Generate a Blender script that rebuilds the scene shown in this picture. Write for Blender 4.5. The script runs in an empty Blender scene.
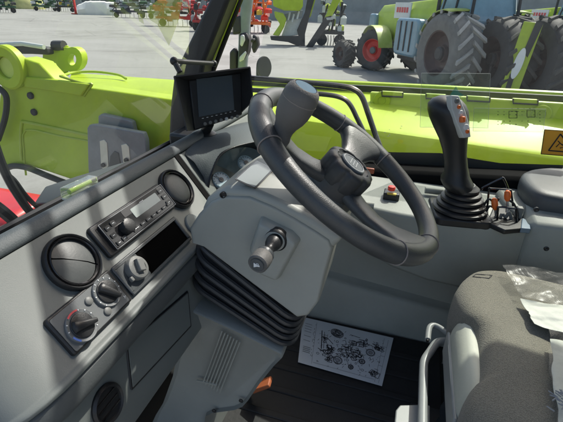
import bpy, bmesh, math, random
from mathutils import Vector, Matrix
random.seed(7)
R = math.radians
sc = bpy.context.scene
COL = sc.collection
V = Vector
# ------------------------------------------------------------------ camera
F_PX, YAW, PITCH, ROLL = 425.0, R(73.9), R(25.9), R(2.0)
CAM = V((0, 0, 2.15))
hd = V((math.sin(YAW)*math.cos(PITCH), math.cos(YAW)*math.cos(PITCH), -math.sin(PITCH)))
_r = V((math.cos(YAW), -math.sin(YAW), 0)); _u = _r.cross(hd)
CR = _r*math.cos(ROLL)+_u*math.sin(ROLL); CU = _u*math.cos(ROLL)-_r*math.sin(ROLL)
def ray(px, py): return hd+CR*((px-281.5)/F_PX)-CU*((py-211)/F_PX)
def on(px, py, p, n):
    d = ray(px, py); return CAM+d*(((V(p)-CAM).dot(V(n)))/d.dot(V(n)))
def onX(px, py, x): return on(px, py, (x, 0, 0), (1, 0, 0))
def onY(px, py, y): return on(px, py, (0, y, 0), (0, 1, 0))
def onZ(px, py, z): return on(px, py, (0, 0, z), (0, 0, 1))
cam = bpy.data.objects.new('camera', bpy.data.cameras.new('camera')); COL.objects.link(cam)
cam.matrix_world = Matrix((( CR.x, CU.x, -hd.x, CAM.x), (CR.y, CU.y, -hd.y, CAM.y), (CR.z, CU.z, -hd.z, CAM.z), (0, 0, 0, 1)))
cam.data.sensor_fit = 'HORIZONTAL'; cam.data.sensor_width = 36; cam.data.lens = 36*F_PX/563
cam.data.clip_start = 0.02; cam.data.clip_end = 1000
sc.camera = cam
# ------------------------------------------------------------------ materials
def mat(name, col, rough=.5, metal=0, bump=0, bscale=400, var=0, vscale=8, spec=.5, coat=0, dust=0):
    m = bpy.data.materials.new(name); m.use_nodes = True
    nt = m.node_tree; b = nt.nodes['Principled BSDF']
    b.inputs['Base Color'].default_value = (*col, 1); b.inputs['Roughness'].default_value = rough
    b.inputs['Metallic'].default_value = metal; b.inputs['Specular IOR Level'].default_value = spec
    b.inputs['Coat Weight'].default_value = coat; b.inputs['Coat Roughness'].default_value = .12
    tc = nt.nodes.new('ShaderNodeTexCoord')
    if var or dust:
        n = nt.nodes.new('ShaderNodeTexNoise'); n.inputs['Scale'].default_value = vscale; n.inputs['Detail'].default_value = 6
        n.inputs['Roughness'].default_value = .65
        nt.links.new(tc.outputs['Object'], n.inputs['Vector'])
        rp = nt.nodes.new('ShaderNodeValToRGB')
        rp.color_ramp.elements[0].position = .3; rp.color_ramp.elements[1].position = .75
        rp.color_ramp.elements[0].color = (*[c*(1-var) for c in col], 1)
        rp.color_ramp.elements[1].color = (*[min(1, c*(1+var)+dust) for c in col], 1)
        nt.links.new(n.outputs['Fac'], rp.inputs['Fac']); nt.links.new(rp.outputs['Color'], b.inputs['Base Color'])
        mr = nt.nodes.new('ShaderNodeMapRange'); mr.inputs['To Min'].default_value = max(0, rough-.1); mr.inputs['To Max'].default_value = min(1, rough+.12)
        nt.links.new(n.outputs['Fac'], mr.inputs['Value']); nt.links.new(mr.outputs['Result'], b.inputs['Roughness'])
    if bump:
        n2 = nt.nodes.new('ShaderNodeTexNoise'); n2.inputs['Scale'].default_value = bscale; n2.inputs['Detail'].default_value = 3
        nt.links.new(tc.outputs['Object'], n2.inputs['Vector'])
        bp = nt.nodes.new('ShaderNodeBump'); bp.inputs['Strength'].default_value = bump; bp.inputs['Distance'].default_value = .002
        nt.links.new(n2.outputs['Fac'], bp.inputs['Height']); nt.links.new(bp.outputs['Normal'], b.inputs['Normal'])
    return m
def glass(name, tint=(1, 1, 1), film=.03, refl=1.0):
    m = bpy.data.materials.new(name); m.use_nodes = True; nt = m.node_tree; nt.nodes.clear()
    out = nt.nodes.new('ShaderNodeOutputMaterial')
    tr = nt.nodes.new('ShaderNodeBsdfTransparent'); tr.inputs['Color'].default_value = (*tint, 1)
    gl = nt.nodes.new('ShaderNodeBsdfGlossy'); gl.inputs['Roughness'].default_value = .02
    df = nt.nodes.new('ShaderNodeBsdfDiffuse'); df.inputs['Color'].default_value = (.7, .7, .68, 1)
    fr = nt.nodes.new('ShaderNodeFresnel'); fr.inputs['IOR'].default_value = 1.45
    ml = nt.nodes.new('ShaderNodeMath'); ml.operation = 'MULTIPLY'; ml.inputs[1].default_value = refl
    nt.links.new(fr.outputs['Fac'], ml.inputs[0])
    m1 = nt.nodes.new('ShaderNodeMixShader'); m2 = nt.nodes.new('ShaderNodeMixShader')
    tc = nt.nodes.new('ShaderNodeTexCoord')
    n = nt.nodes.new('ShaderNodeTexNoise'); n.inputs['Scale'].default_value = 5; n.inputs['Detail'].default_value = 8; n.inputs['Roughness'].default_value = .7
    nt.links.new(tc.outputs['Object'], n.inputs['Vector'])
    mr = nt.nodes.new('ShaderNodeMapRange'); mr.inputs['From Min'].default_value = .35; mr.inputs['From Max'].default_value = .75
    mr.inputs['To Min'].default_value = 0; mr.inputs['To Max'].default_value = film*2
    nt.links.new(n.outputs['Fac'], mr.inputs['Value'])
    nt.links.new(ml.outputs[0], m1.inputs['Fac']); nt.links.new(tr.outputs[0], m1.inputs[1]); nt.links.new(gl.outputs[0], m1.inputs[2])
    nt.links.new(mr.outputs['Result'], m2.inputs['Fac']); nt.links.new(m1.outputs[0], m2.inputs[1]); nt.links.new(df.outputs[0], m2.inputs[2])
    nt.links.new(m2.outputs[0], out.inputs['Surface'])
    return m
def film(name, col, alpha, rough=.3):
    m = bpy.data.materials.new(name); m.use_nodes = True; b = m.node_tree.nodes['Principled BSDF']
    b.inputs['Base Color'].default_value = (*col, 1); b.inputs['Alpha'].default_value = alpha; b.inputs['Roughness'].default_value = rough
    return m
def fabric(name, col):
    m = mat(name, col, .95, bump=.0, var=.12, vscale=9, spec=.2)
    nt = m.node_tree; b = nt.nodes['Principled BSDF']; tc = nt.nodes.new('ShaderNodeTexCoord')
    vo = nt.nodes.new('ShaderNodeTexVoronoi'); vo.inputs['Scale'].default_value = 520
    nt.links.new(tc.outputs['Object'], vo.inputs['Vector'])
    bp = nt.nodes.new('ShaderNodeBump'); bp.inputs['Strength'].default_value = .8; bp.inputs['Distance'].default_value = .0016
    nt.links.new(vo.outputs['Distance'], bp.inputs['Height']); nt.links.new(bp.outputs['Normal'], b.inputs['Normal'])
    lk_ = b.inputs['Base Color'].links[0].from_socket; r5 = nt.nodes.new('ShaderNodeValToRGB'); r5.color_ramp.elements[0].position = .1; r5.color_ramp.elements[1].position = .7
    r5.color_ramp.elements[0].color = (1.0, 1.0, 1.0, 1); r5.color_ramp.elements[1].color = (.66, .66, .66, 1); nt.links.new(vo.outputs['Distance'], r5.inputs['Fac'])
    mm = nt.nodes.new('ShaderNodeMix'); mm.data_type = 'RGBA'; mm.blend_type = 'MULTIPLY'; mm.inputs[0].default_value = 1; nt.links.new(lk_, mm.inputs[6]); nt.links.new(r5.outputs['Color'], mm.inputs[7]); nt.links.new(mm.outputs[2], b.inputs['Base Color'])
    b.inputs['Sheen Weight'].default_value = .2
    return m
M = dict(
    fascia=mat('fascia_plastic', (.155, .171, .160), .52, bump=.10, bscale=900, var=.05, vscale=14),
    shroud=mat('shroud_plastic', (.32, .33, .295), .45, bump=.08, bscale=900, var=.06, vscale=10),
    shroud_dk=mat('lower_cover_plastic', (.27, .283, .262), .5, bump=.2, bscale=520, var=.08, vscale=9),
    pad=mat('pad_plastic', (.07, .084, .088), .62, bump=.25, bscale=480, var=.1, vscale=12),
    trim=mat('trim_rubber', (.085, .095, .095), .6, bump=.15, bscale=420, var=.1),
    console=mat('console_plastic', (.30, .315, .285), .5, bump=.2, bscale=500, var=.08, vscale=7),
    black=mat('black_plastic', (.018, .019, .02), .42, bump=.12, bscale=500, var=.15, vscale=12),
    gloss=mat('gloss_black', (.012, .012, .013), .15, spec=.6),
    rubber=mat('rubber', (.022, .023, .024), .55, bump=.1, bscale=300, var=.25, vscale=14),
    bellow=mat('bellows_rubber', (.020, .021, .022), .42, bump=.08, bscale=300, var=.25, vscale=14),
    wheel=mat('wheel_rubber', (.055, .059, .06), .40, bump=.22, bscale=650, var=.25, vscale=16),
    wheel_dk=mat('wheel_dark', (.04, .043, .044), .45, bump=.15, bscale=600, var=.1),
    knob=mat('knob_grey', (.115, .112, .105), .6, bump=.3, bscale=500, var=.1),
    blue=mat('blue_grey_inset', (.09, .15, .20), .8, var=.1, spec=.15),
    steel=mat('steel', (.45, .46, .47), .4, .7, var=.15),
    tube=mat('painted_tube', (.30, .315, .31), .4, var=.12),
    chrome=mat('chrome', (.7, .7, .7), .2, .9),
    bracket=mat('grey_cast', (.22, .24, .245), .55, .2, bump=.15, bscale=120, var=.2),
    zinc=mat('zinc', (.55, .56, .5), .45, .6, var=.15),
    lime=mat('lime_paint', (.40, .53, .022), .42, bump=.06, bscale=9, spec=.3, var=.16, vscale=2.2, dust=.015),
    lime_dk=mat('lime_paint_dark', (.36, .47, .02), .4, var=.12, coat=.2),
    lime_pale=mat('lime_paint_pale', (.55, .66, .12), .4, var=.1),
    red=mat('red_paint', (.55, .02, .025), .4, var=.15, coat=.2),
    orange=mat('orange_plastic', (.75, .16, .03), .4),
    redb=mat('red_button', (.75, .04, .02), .35),
    yellow=mat('yellow_paint', (.7, .5, .05), .4, var=.1),
    seat=fabric('seat_fabric', (.27, .255, .205)),
    foam=mat('cream_trim', (.55, .56, .47), .6, bump=.1, bscale=200, var=.06),
    paper=mat('paper', (.76, .79, .82), .7, var=.03),
    ink=mat('ink', (.03, .03, .035), .7), ink2=mat('grey_ink', (.28, .29, .3), .7),
    white=mat('white_paint', (.75, .75, .73), .5, var=.05),
    mark=mat('white_mark', (.7, .72, .72), .5), markr=mat('red_mark', (.7, .1, .1), .5), markb=mat('blue_mark', (.1, .2, .6), .5),
    lcd=mat('lcd', (.34, .38, .36), .12), screen=mat('screen_glass', (.075, .095, .11), .22, spec=.6),
    mat=mat('floor_mat', (.022, .022, .023), .7, bump=.5, bscale=90, var=.3, vscale=6),
    tyre=mat('tyre', (.03, .03, .03), .75, bump=.3, bscale=60, var=.3, vscale=3, dust=.02),
    tyre_d=mat('tyre_dusty', (.16, .155, .145), .85, bump=.3, bscale=60, var=.3, vscale=3),
    dkgreen=mat('dark_green', (.02, .09, .04), .5, var=.2), navy=mat('navy_paint', (.015, .025, .05), .45, var=.2),
    frame=mat('dark_frame', (.03, .03, .032), .6, var=.3), tarp=mat('tarp', (.68, .68, .64), .8, bump=.5, bscale=3, var=.06, vscale=1),
    wall=mat('building_wall', (.30, .32, .31), .8, var=.2, vscale=.4, bump=.3, bscale=2), sky_glass=mat('sky_blue_glass', (.16, .3, .38), .1, spec=.8, var=.2, vscale=2),  # blue of the tractor glass is the sky's reflection put into its colour
    hedge=mat('hedge', (.05, .09, .03), .9, bump=.8, bscale=8, var=.4, vscale=3),
    pale_grey=mat('pale_grey', (.55, .57, .55), .5, var=.1), sticker=mat('sticker_orange', (.95, .44, .03), .45),
    teal=film('teal_print', (.02, .35, .3), .55), vial=mat('vial_liquid', (.34, .5, .04), .1, spec=.8),
    clear=glass('clear_plastic', (.95, .96, .95), .07, .3), windshield=glass('windscreen_glass', (.90, .95, .91), .055, 1.25),
    decal=glass('clear_decal', (.91, .945, .91), .025, .5), lime_reflection=film('lime_reflection_film', (.6, .72, .12), .42),
    frit=mat('black_frit', (.012, .012, .013), .3), limeglass=film('lime_strip', (.45, .55, .1), .5),
)
# clear film: crinkled normals
def wrinkle(m, scale, strength):
    nt = m.node_tree; gl = [n for n in nt.nodes if n.type == 'BSDF_GLOSSY'][0]; gl.inputs['Roughness'].default_value = .28
    n = nt.nodes.new('ShaderNodeTexNoise'); n.inputs['Scale'].default_value = scale; n.inputs['Detail'].default_value = 4; n.inputs['Distortion'].default_value = 1.5
    tc = [x for x in nt.nodes if x.type == 'TEX_COORD'][0]; nt.links.new(tc.outputs['Object'], n.inputs['Vector'])
    bp = nt.nodes.new('ShaderNodeBump'); bp.inputs['Strength'].default_value = strength; bp.inputs['Distance'].default_value = .02
    nt.links.new(n.outputs['Fac'], bp.inputs['Height']); nt.links.new(bp.outputs['Normal'], gl.inputs['Normal'])
wrinkle(M['clear'], 9, .25)
# ------------------------------------------------------------------ builders
def frame(o, x, y, z):
    x, y, z, o = V(x), V(y), V(z), V(o)
    return Matrix(((x.x, y.x, z.x, o.x), (x.y, y.y, z.y, o.y), (x.z, y.z, z.z, o.z), (0, 0, 0, 1)))
def aim(o, z, up=(0, 0, 1)):
    z = V(z).normalized(); x = V(up).cross(z)
    if x.length < 1e-4: x = V((1, 0, 0)).cross(z)
    x.normalize(); return frame(o, x, z.cross(x), z)
def T(x, y, z, rz=0): return Matrix.Translation((x, y, z)) @ Matrix.Rotation(rz, 4, 'Z')
I4 = Matrix.Identity(4)
class MB:
    def __init__(s): s.v = []; s.f = []
    def add(s, vs, fs, fr=I4):
        k = len(s.v); s.v += [fr @ V(p) for p in vs]; s.f += [[i+k for i in f] for f in fs]; return s
    def box(s, c, d, fr=I4, rot=None):
        x, y, z = d[0]/2, d[1]/2, d[2]/2
        vs = [V((a*x, b*y, e*z)) for a in (-1, 1) for b in (-1, 1) for e in (-1, 1)]
        if rot: vs = [rot @ p for p in vs]
        return s.add([p+V(c) for p in vs], [(0, 1, 3, 2), (4, 6, 7, 5), (0, 4, 5, 1), (2, 3, 7, 6), (0, 2, 6, 4), (1, 5, 7, 3)], fr)
    def prism(s, pts, z0, z1, fr=I4, taper=1.0):
        n = len(pts); cx = sum(p[0] for p in pts)/n; cy = sum(p[1] for p in pts)/n
        vs = [(p[0], p[1], z0) for p in pts]+[(cx+(p[0]-cx)*taper, cy+(p[1]-cy)*taper, z1) for p in pts]
        return s.add(vs, [list(range(n))[::-1], list(range(n, 2*n))]+[(i, (i+1) % n, n+(i+1) % n, n+i) for i in range(n)], fr)
    def loft(s, rings, closed=True, cap=True, fr=I4):
        n = len(rings[0]); vs = [p for r in rings for p in r]; fs = []
        for j in range(len(rings)-1):
            for i in range(n if closed else n-1):
                a = j*n+i; b = j*n+(i+1) % n; fs.append((a, b, b+n, a+n))
        if cap: fs += [list(range(n))[::-1], list(range((len(rings)-1)*n, len(rings)*n))]
        return s.add(vs, fs, fr)
    def lathe(s, prof, fr=I4, seg=32, flute=None):
        rings = []
        for r, h in prof:
            rings.append([(r*(flute(2*math.pi*i/seg, r, h) if flute else 1)*math.cos(2*math.pi*i/seg), r*(flute(2*math.pi*i/seg, r, h) if flute else 1)*math.sin(2*math.pi*i/seg), h) for i in range(seg)])
        return s.loft(rings, fr=fr)
    def tube(s, path, rad, seg=10, closed=False, fr=I4, caps=True):
        P = [V(p) for p in path]; n = len(P)
        rd = rad if isinstance(rad, (list, tuple)) else [rad]*n
        tg = []
        for i in range(n):
            a = P[(i-1) % n] if (closed or i > 0) else P[i]; b = P[(i+1) % n] if (closed or i < n-1) else P[i]
            tg.append((b-a).normalized())
        up = V((0, 0, 1)) if abs(tg[0].z) < .9 else V((1, 0, 0))
        u = (up-tg[0]*up.dot(tg[0])).normalized(); rings = []
        for i in range(n):
            u = (u-tg[i]*u.dot(tg[i])).normalized(); w = tg[i].cross(u)
            rings.append([P[i]+(u*math.cos(2*math.pi*k/seg)+w*math.sin(2*math.pi*k/seg))*rd[i] for k in range(seg)])
        if closed:
            k = 0; rings.append(rings[0])
            return s.loft(rings, cap=False, fr=fr)
        return s.loft(rings, cap=caps, fr=fr)
    def sphere(s, c, r, fr=I4, seg=14, sq=(1, 1, 1)):
        pr = [(max(1e-4, r*math.cos(t)), r*math.sin(t)) for t in [math.pi*(i/(seg//2)-.5) for i in range(seg//2+1)]]
        vs = MB().lathe(pr, seg=seg); return s.add([V((p.x*sq[0], p.y*sq[1], p.z*sq[2]))+V(c) for p in vs.v], vs.f, fr)
    def build(s, name, m, parent=None, bevel=0, seg=2, sub=0, smooth=35, crease=False):
        lo = V([min(p[i] for p in s.v) for i in range(3)]); hi = V([max(p[i] for p in s.v) for i in range(3)]); c = (lo+hi)/2
        me = bpy.data.meshes.new(name); me.from_pydata([tuple(p-c) for p in s.v], [], s.f); me.update()
        bm = bmesh.new(); bm.from_mesh(me); bmesh.ops.remove_doubles(bm, verts=bm.verts, dist=1e-6)
        bmesh.ops.recalc_face_normals(bm, faces=bm.faces); bm.to_mesh(me); bm.free()
        me.materials.append(M.get(m))
        if m not in M: PEND.append((me, m))
        for p in me.polygons: p.use_smooth = True
        me.set_sharp_from_angle(angle=R(smooth))
        o = bpy.data.objects.new(name, me); COL.objects.link(o)
        base = V((0, 0, 0))
        if parent: o.parent = parent; base = WL[parent.name]
        o.location = c-base; WL[o.name] = c
        if bevel:
            b = o.modifiers.new('bevel', 'BEVEL'); b.width = bevel; b.segments = seg; b.limit_method = 'ANGLE'; b.angle_limit = R(40)
            for p in me.polygons: p.use_smooth = True
            me.set_sharp_from_angle(angle=R(75))
        if sub:
            q = o.modifiers.new('sub', 'SUBSURF'); q.levels = sub; q.render_levels = sub
        return o
WL = {}; PEND = []
def tag(o, label, cat, group=None):
    o['label'] = label; o['category'] = cat
    if group: o['group'] = group
    return o
def thing(name, loc, label, cat, group=None):
    o = bpy.data.objects.new(name, None); COL.objects.link(o); o.location = loc; o.empty_display_size = .05; WL[o.name] = V(loc)
    return tag(o, label, cat, group)
def struct(o): o['kind'] = 'structure'; return o
def rrect(w, h, r, n=5, cx=0, cy=0):
    pts = []
    for k, (sx, sy) in enumerate(((1, 1), (-1, 1), (-1, -1), (1, -1))):
        for i in range(n+1):
            a = math.pi/2*(k+i/n); pts.append((cx+sx*(w/2-r)+r*math.cos(a), cy+sy*(h/2-r)+r*math.sin(a)))
    return pts
def spline(P, n=6, closed=False):
    P = [V(p) for p in P]; N = len(P); out = []
    for i in range(N if closed else N-1):
        p0 = P[(i-1) % N] if (closed or i > 0) else P[0]; p1 = P[i]; p2 = P[(i+1) % N]; p3 = P[(i+2) % N] if (closed or i < N-2) else P[-1]
        for k in range(n):
            t = k/n; out.append(.5*((2*p1)+(p2-p0)*t+(2*p0-5*p1+4*p2-p3)*t*t+(3*p1-p0-3*p2+p3)*t**3))
    if not closed: out.append(P[-1])
    return out
def loop(mb, P, r, seg=6):
    P = [V(p) for p in P]
    for i in range(len(P)): mb.tube([P[i], P[(i+1) % len(P)]], r, seg)
def disc(r, n=28, cx=0, cy=0, a0=0, a1=2*math.pi): return [(cx+r*math.cos(a0+(a1-a0)*i/n), cy+r*math.sin(a0+(a1-a0)*i/n)) for i in range(n)]
def ringflat(mb, r0, r1, z, fr, a0=0, a1=2*math.pi, n=30, h=.0006):
    rings = []
    for i in range(n+1):
        a = a0+(a1-a0)*i/n; c, s_ = math.cos(a), math.sin(a)
        rings.append([(r0*c, r0*s_, z), (r1*c, r1*s_, z), (r1*c, r1*s_, z+h), (r0*c, r0*s_, z+h)])
    mb.loft(rings, fr=fr)
def stroke(mb, pts, w, fr, z=0, h=.0004, closed=False):
    n = len(pts)
    for i in range(n if closed else n-1):
        a = V((*pts[i], 0)); b = V((*pts[(i+1) % n], 0)); d = b-a
        if d.length < 1e-6: continue
        e = V((-d.y, d.x, 0)).normalized()*w/2; dd = d.normalized()*w*.3
        a = a-dd; b = b+dd
        mb.prism([((a+e).x, (a+e).y), ((b+e).x, (b+e).y), ((b-e).x, (b-e).y), ((a-e).x, (a-e).y)], z, z+h, fr)
def text(s, size, m, name, parent, fr, extr=.0002, align='CENTER'):
    cu = bpy.data.curves.new(name, 'FONT'); cu.body = s; cu.size = size; cu.align_x = align; cu.align_y = 'CENTER'; cu.extrude = extr
    tmp = bpy.data.objects.new('tmp', cu); COL.objects.link(tmp)
    dg = bpy.context.evaluated_depsgraph_get(); me = bpy.data.meshes.new_from_object(tmp.evaluated_get(dg)); bpy.data.objects.remove(tmp)
    mb = MB(); mb.add([v.co for v in me.vertices], [list(p.vertices) for p in me.polygons], fr); return mb.build(name, m, parent)

FL = 1.128   # cab floor height above the yard
# dash frame (s along the dash, up the slope, out of the face)
DA = R(51.4); DO = V((.456, .434, 1.832))
DUP = V((0, math.cos(DA), math.sin(DA))); DN = V((0, -math.sin(DA), math.cos(DA)))
DF = frame(DO, (1, 0, 0), DUP, DN)
def dfr(s, t, n=0): return DF @ Matrix.Translation((s, -t, n))
def Dp(t, n): p = DO-DUP*t+DN*n; return (p.y, p.z)
# steering frame
WC = V((.7023, .0839, 1.8977)); TA = R(34.8)
CX = V((1, 0, 0)); CY = V((0, math.cos(TA), math.sin(TA))); CZ = V((0, -math.sin(TA), math.cos(TA)))
CF = frame(WC, CX, CY, CZ)       # local: x right, y away from the driver, z out of the wheel face

# =================================================================== ground and floor
g = MB(); g.add([(-250, -250, 0), (350, -250, 0), (350, 350, 0), (-250, 350, 0)], [(0, 1, 2, 3)])
ground = struct(g.build('ground', 'paper'))
gm = bpy.data.materials.new('yard_asphalt'); gm.use_nodes = True; nt = gm.node_tree; b = nt.nodes['Principled BSDF']; b.inputs['Roughness'].default_value = .9
tc = nt.nodes.new('ShaderNodeTexCoord'); n1 = nt.nodes.new('ShaderNodeTexNoise'); n1.inputs['Scale'].default_value = .35; n1.inputs['Detail'].default_value = 8; n1.inputs['Roughness'].default_value = .7
n2 = nt.nodes.new('ShaderNodeTexNoise'); n2.inputs['Scale'].default_value = 60; n2.inputs['Detail'].default_value = 4
mp = nt.nodes.new('ShaderNodeMapping'); mp.inputs['Scale'].default_value = (1, .35, 1); mp.inputs['Rotation'].default_value = (0, 0, .5)
nt.links.new(tc.outputs['Object'], mp.inputs['Vector']); nt.links.new(mp.outputs[0], n1.inputs['Vector']); nt.links.new(tc.outputs['Object'], n2.inputs['Vector'])
ad = nt.nodes.new('ShaderNodeMix'); ad.data_type = 'FLOAT'; ad.inputs[0].default_value = .35
nt.links.new(n1.outputs['Fac'], ad.inputs[2]); nt.links.new(n2.outputs['Fac'], ad.inputs[3])
rp = nt.nodes.new('ShaderNodeValToRGB'); rp.color_ramp.elements[0].position = .3; rp.color_ramp.elements[1].position = .7
rp.color_ramp.elements[0].color = (.225, .222, .205, 1); rp.color_ramp.elements[1].color = (.305, .303, .285, 1)
nt.links.new(ad.outputs[0], rp.inputs['Fac'])
n3 = nt.nodes.new('ShaderNodeTexNoise'); n3.inputs['Scale'].default_value = .22; n3.inputs['Detail'].default_value = 9; n3.inputs['Roughness'].default_value = .75; n3.inputs['Distortion'].default_value = 1.2
nt.links.new(tc.outputs['Object'], n3.inputs['Vector'])
r3 = nt.nodes.new('ShaderNodeValToRGB'); r3.color_ramp.elements[0].position = .50; r3.color_ramp.elements[1].position = .68; r3.color_ramp.elements[0].color = (1, 1, 1, 1); r3.color_ramp.elements[1].color = (.72, .71, .70, 1)
nt.links.new(n3.outputs['Fac'], r3.inputs['Fac'])
vc = nt.nodes.new('ShaderNodeTexVoronoi'); vc.feature = 'DISTANCE_TO_EDGE'; vc.inputs['Scale'].default_value = .13
nw = nt.nodes.new('ShaderNodeTexNoise'); nw.inputs['Scale'].default_value = .8; nt.links.new(tc.outputs['Object'], nw.inputs['Vector'])
mv = nt.nodes.new('ShaderNodeMix'); mv.data_type = 'VECTOR'; mv.inputs[0].default_value = .06; nt.links.new(tc.outputs['Object'], mv.inputs[4]); nt.links.new(nw.outputs['Color'], mv.inputs[5]); nt.links.new(mv.outputs[1], vc.inputs['Vector'])
r4 = nt.nodes.new('ShaderNodeValToRGB'); r4.color_ramp.elements[0].position = .0; r4.color_ramp.elements[1].position = .006; r4.color_ramp.elements[0].color = (.70, .70, .70, 1); r4.color_ramp.elements[1].color = (1, 1, 1, 1)
nt.links.new(vc.outputs['Distance'], r4.inputs['Fac'])
mx1 = nt.nodes.new('ShaderNodeMix'); mx1.data_type = 'RGBA'; mx1.blend_type = 'MULTIPLY'; mx1.inputs[0].default_value = 1; nt.links.new(rp.outputs['Color'], mx1.inputs[6]); nt.links.new(r3.outputs['Color'], mx1.inputs[7])
mx2 = nt.nodes.new('ShaderNodeMix'); mx2.data_type = 'RGBA'; mx2.blend_type = 'MULTIPLY'; mx2.inputs[0].default_value = 1; nt.links.new(mx1.outputs[2], mx2.inputs[6]); nt.links.new(r4.outputs['Color'], mx2.inputs[7])
nt.links.new(mx2.outputs[2], b.inputs['Base Color'])
bp = nt.nodes.new('ShaderNodeBump'); bp.inputs['Strength'].default_value = .4; nt.links.new(n2.outputs['Fac'], bp.inputs['Height']); nt.links.new(bp.outputs['Normal'], b.inputs['Normal'])
ground.data.materials[0] = gm
fl = MB(); fl.box((.76, .02, FL-.03), (1.36, 1.62, .06)); struct(fl.build('cab_floor', 'black'))
fm = MB(); fm.prism(rrect(.66, .64, .04), 0, .012, T(.87, .10, FL))
for i in range(7): fm.box((.60+i*.085, .10, FL+.0135), (.02, .56, .005))
tag(fm.build('floor_mat', 'mat', bevel=.003), 'black ribbed rubber mat covering the cab floor', 'floor mat')

# =================================================================== dashboard
dash = thing('dashboard', (.6, .5, FL), 'grey moulded dashboard with radio, vents and heater dials under the windscreen', 'dashboard')
def stations(prof, name, m, s0=-.16, s1=.80, end=True, bevel=.004, cen=(.50, 1.66)):
    rings = []; st = [(s1, 1)]
    st += [(s0, 1)]
    if end: st += [(s0-.02, .992), (s0-.042, .965), (s0-.06, .92), (s0-.075, .85), (s0-.083, .75)]
    for s_, k in st: rings.append([(DO.x+s_, cen[0]+(y-cen[0])*k, cen[1]+(z-cen[1])*k) for y, z in prof])
    mb = MB(); mb.loft(rings); return mb.build(name, m, dash, bevel=bevel, smooth=40)
# pad: soft roll along the windscreen
pad_p = [Dp(-.032, -.03), Dp(-.032, 0), Dp(-.0325, .002), Dp(-.035, .0045), Dp(-.040, .0055), Dp(-.050, .0040), Dp(-.056, 0), Dp(-.059, -.008), Dp(-.062, -.03), (.505, 1.80), (.52, 1.66), (.78, 1.64), (.78, 1.62), (.48, 1.62)]
stations(pad_p, 'dash_pad', 'pad', s1=.86)
fas_p = [Dp(-.031, 0), Dp(.128, 0), Dp(.131, .002), Dp(.134, .006), Dp(.138, .007), Dp(.142, .004), Dp(.143, -.002), Dp(.15, -.05), (.48, 1.69), Dp(-.031, -.05)]
fas = stations(fas_p, 'fascia', 'fascia', s1=.294)
tr_p = [Dp(.1435, -.002), Dp(.150, -.004), Dp(.163, -.010), Dp(.172, -.018), Dp(.176, -.032), (.45, 1.66), (.5, 1.69)]
stations(tr_p, 'lower_trim', 'trim', s1=.45)
kn_p = [(.366, 1.672), (.3575, 1.64), (.3435, 1.588), (.3345, 1.553), (.340, 1.545), (.50, 1.545), (.50, 1.672)]
KN = V((0, -math.cos(R(15)), math.sin(R(15)))); KP = V((0, .366, 1.672))
def onK(px, py, o=0): return on(px, py, KP+KN*o, KN)
stations(kn_p, 'knee_panel', 'fascia', s1=.34, cen=(.5, 1.6))
# second fascia around the instrument pod, past the dark joint
fas2 = MB(); pf = [Dp(-.031, .002), Dp(.145, .002), Dp(.15, -.05), (.50, 1.69), Dp(-.031, -.05)]
fas2.loft([[(DO.x+s_, y, z) for y, z in pf] for s_ in (.309, .80)]); fas2.build('pod_fascia', 'fascia', dash, bevel=.004)
jt = MB(); jt.box((.3015, -.055, -.0095), (.016, .186, .022), DF); jt.build('joint_seal', 'matte_black', dash)
# access cover on the knee panel
ac = MB()
q = [onK(*p) for p in ((126, 345), (187, 292), (190, 326), (131, 389))]
ac.loft([[p-KN*.003 for p in q], [p+KN*.003 for p in q]]); aco = ac.build('access_cover', 'fascia', dash, bevel=.0025)
seam = MB()
for i in range(4): seam.tube([q[i]+KN*.0005, q[(i+1) % 4]+KN*.0005], .0024, 6)
seam.build('seam', 'black', aco)
# round blower vent low on the knee panel
ov = onK(107, 404)
vm = MB(); fv = aim(ov-KN*.003, KN)
vm.lathe([(.030, 0), (.030, .006), (.027, .010), (.024, .008), (.023, .0050), (.001, .0048)], fv, 28)
ovo = vm.build('knee_vent', 'black', dash)
vv = MB()
for k in (-.012, 0, .012): vv.box((0, k, .0058), (.040, .002, .0025), fv)
vv.build('vane', 'gloss', ovo)
# --- round air vents
def air_vent(s_, t, closed):
    fr = dfr(s_, t, .001); mb = MB()
    mb.lathe([(.0425, -.01), (.0425, .004), (.0418, .007), (.0402, .009), (.0385, .008), (.0378, .005), (.0378, -.004), (.001, -.006)], fr, 40)
    v = mb.build('air_vent', 'black', dash, smooth=50)
    r = MB(); r.lathe([(.0368, .0), (.0368, .0070), (.0350, .009), (.0335, .0082), (.0330, .002), (.001, .001)], fr, 40); r.build('vent_ring', 'gloss', v, smooth=50)
    fl_ = MB(); a = R(8)
    if closed:
        for sg in (1, -1):
            pts = [(.0322*math.cos(R(t_)), sg*.0011+sg*.0318*math.sin(R(t_))) for t_ in range(0, 181, 12)]
            n = len(pts)
            # each flap bulges out towards its middle
            vs = [(x, y, 0.0035+.0055*(1-(math.hypot(x, y)/.0324)**2)) for x, y in pts]
            inner = [(x*.55, sg*.0006+(y-sg*.0006)*.55, .0082) for x, y in pts]
            mid = (0, sg*.0006, .0090)
            fs = [(i, i+1, n+i+1, n+i) for i in range(n-1)]+[(n+i, n+i+1, 2*n) for i in range(n-1)]
            fl_.add(vs+inner+[mid], fs, fr @ Matrix.Rotation(R(-40), 4, 'Z'))
        for _i in range(len(fl_.v)): pass
        fl_.build('flap', 'vent_flap', v, smooth=60)
    else:
        fl_.lathe([(.0322, .0015), (.0316, .0050), (.025, .0085), (.012, .0105), (.001, .011)], fr, 36); fl_.build('flap', 'vent_flap', v, smooth=60)
    return v
M['vent_flap'] = mat('vent_flap', (.085, .092, .09), .5, bump=.1, bscale=300, var=.15, vscale=30)
air_vent(-.055, .023, True); air_vent(.230, .025, False)
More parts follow.
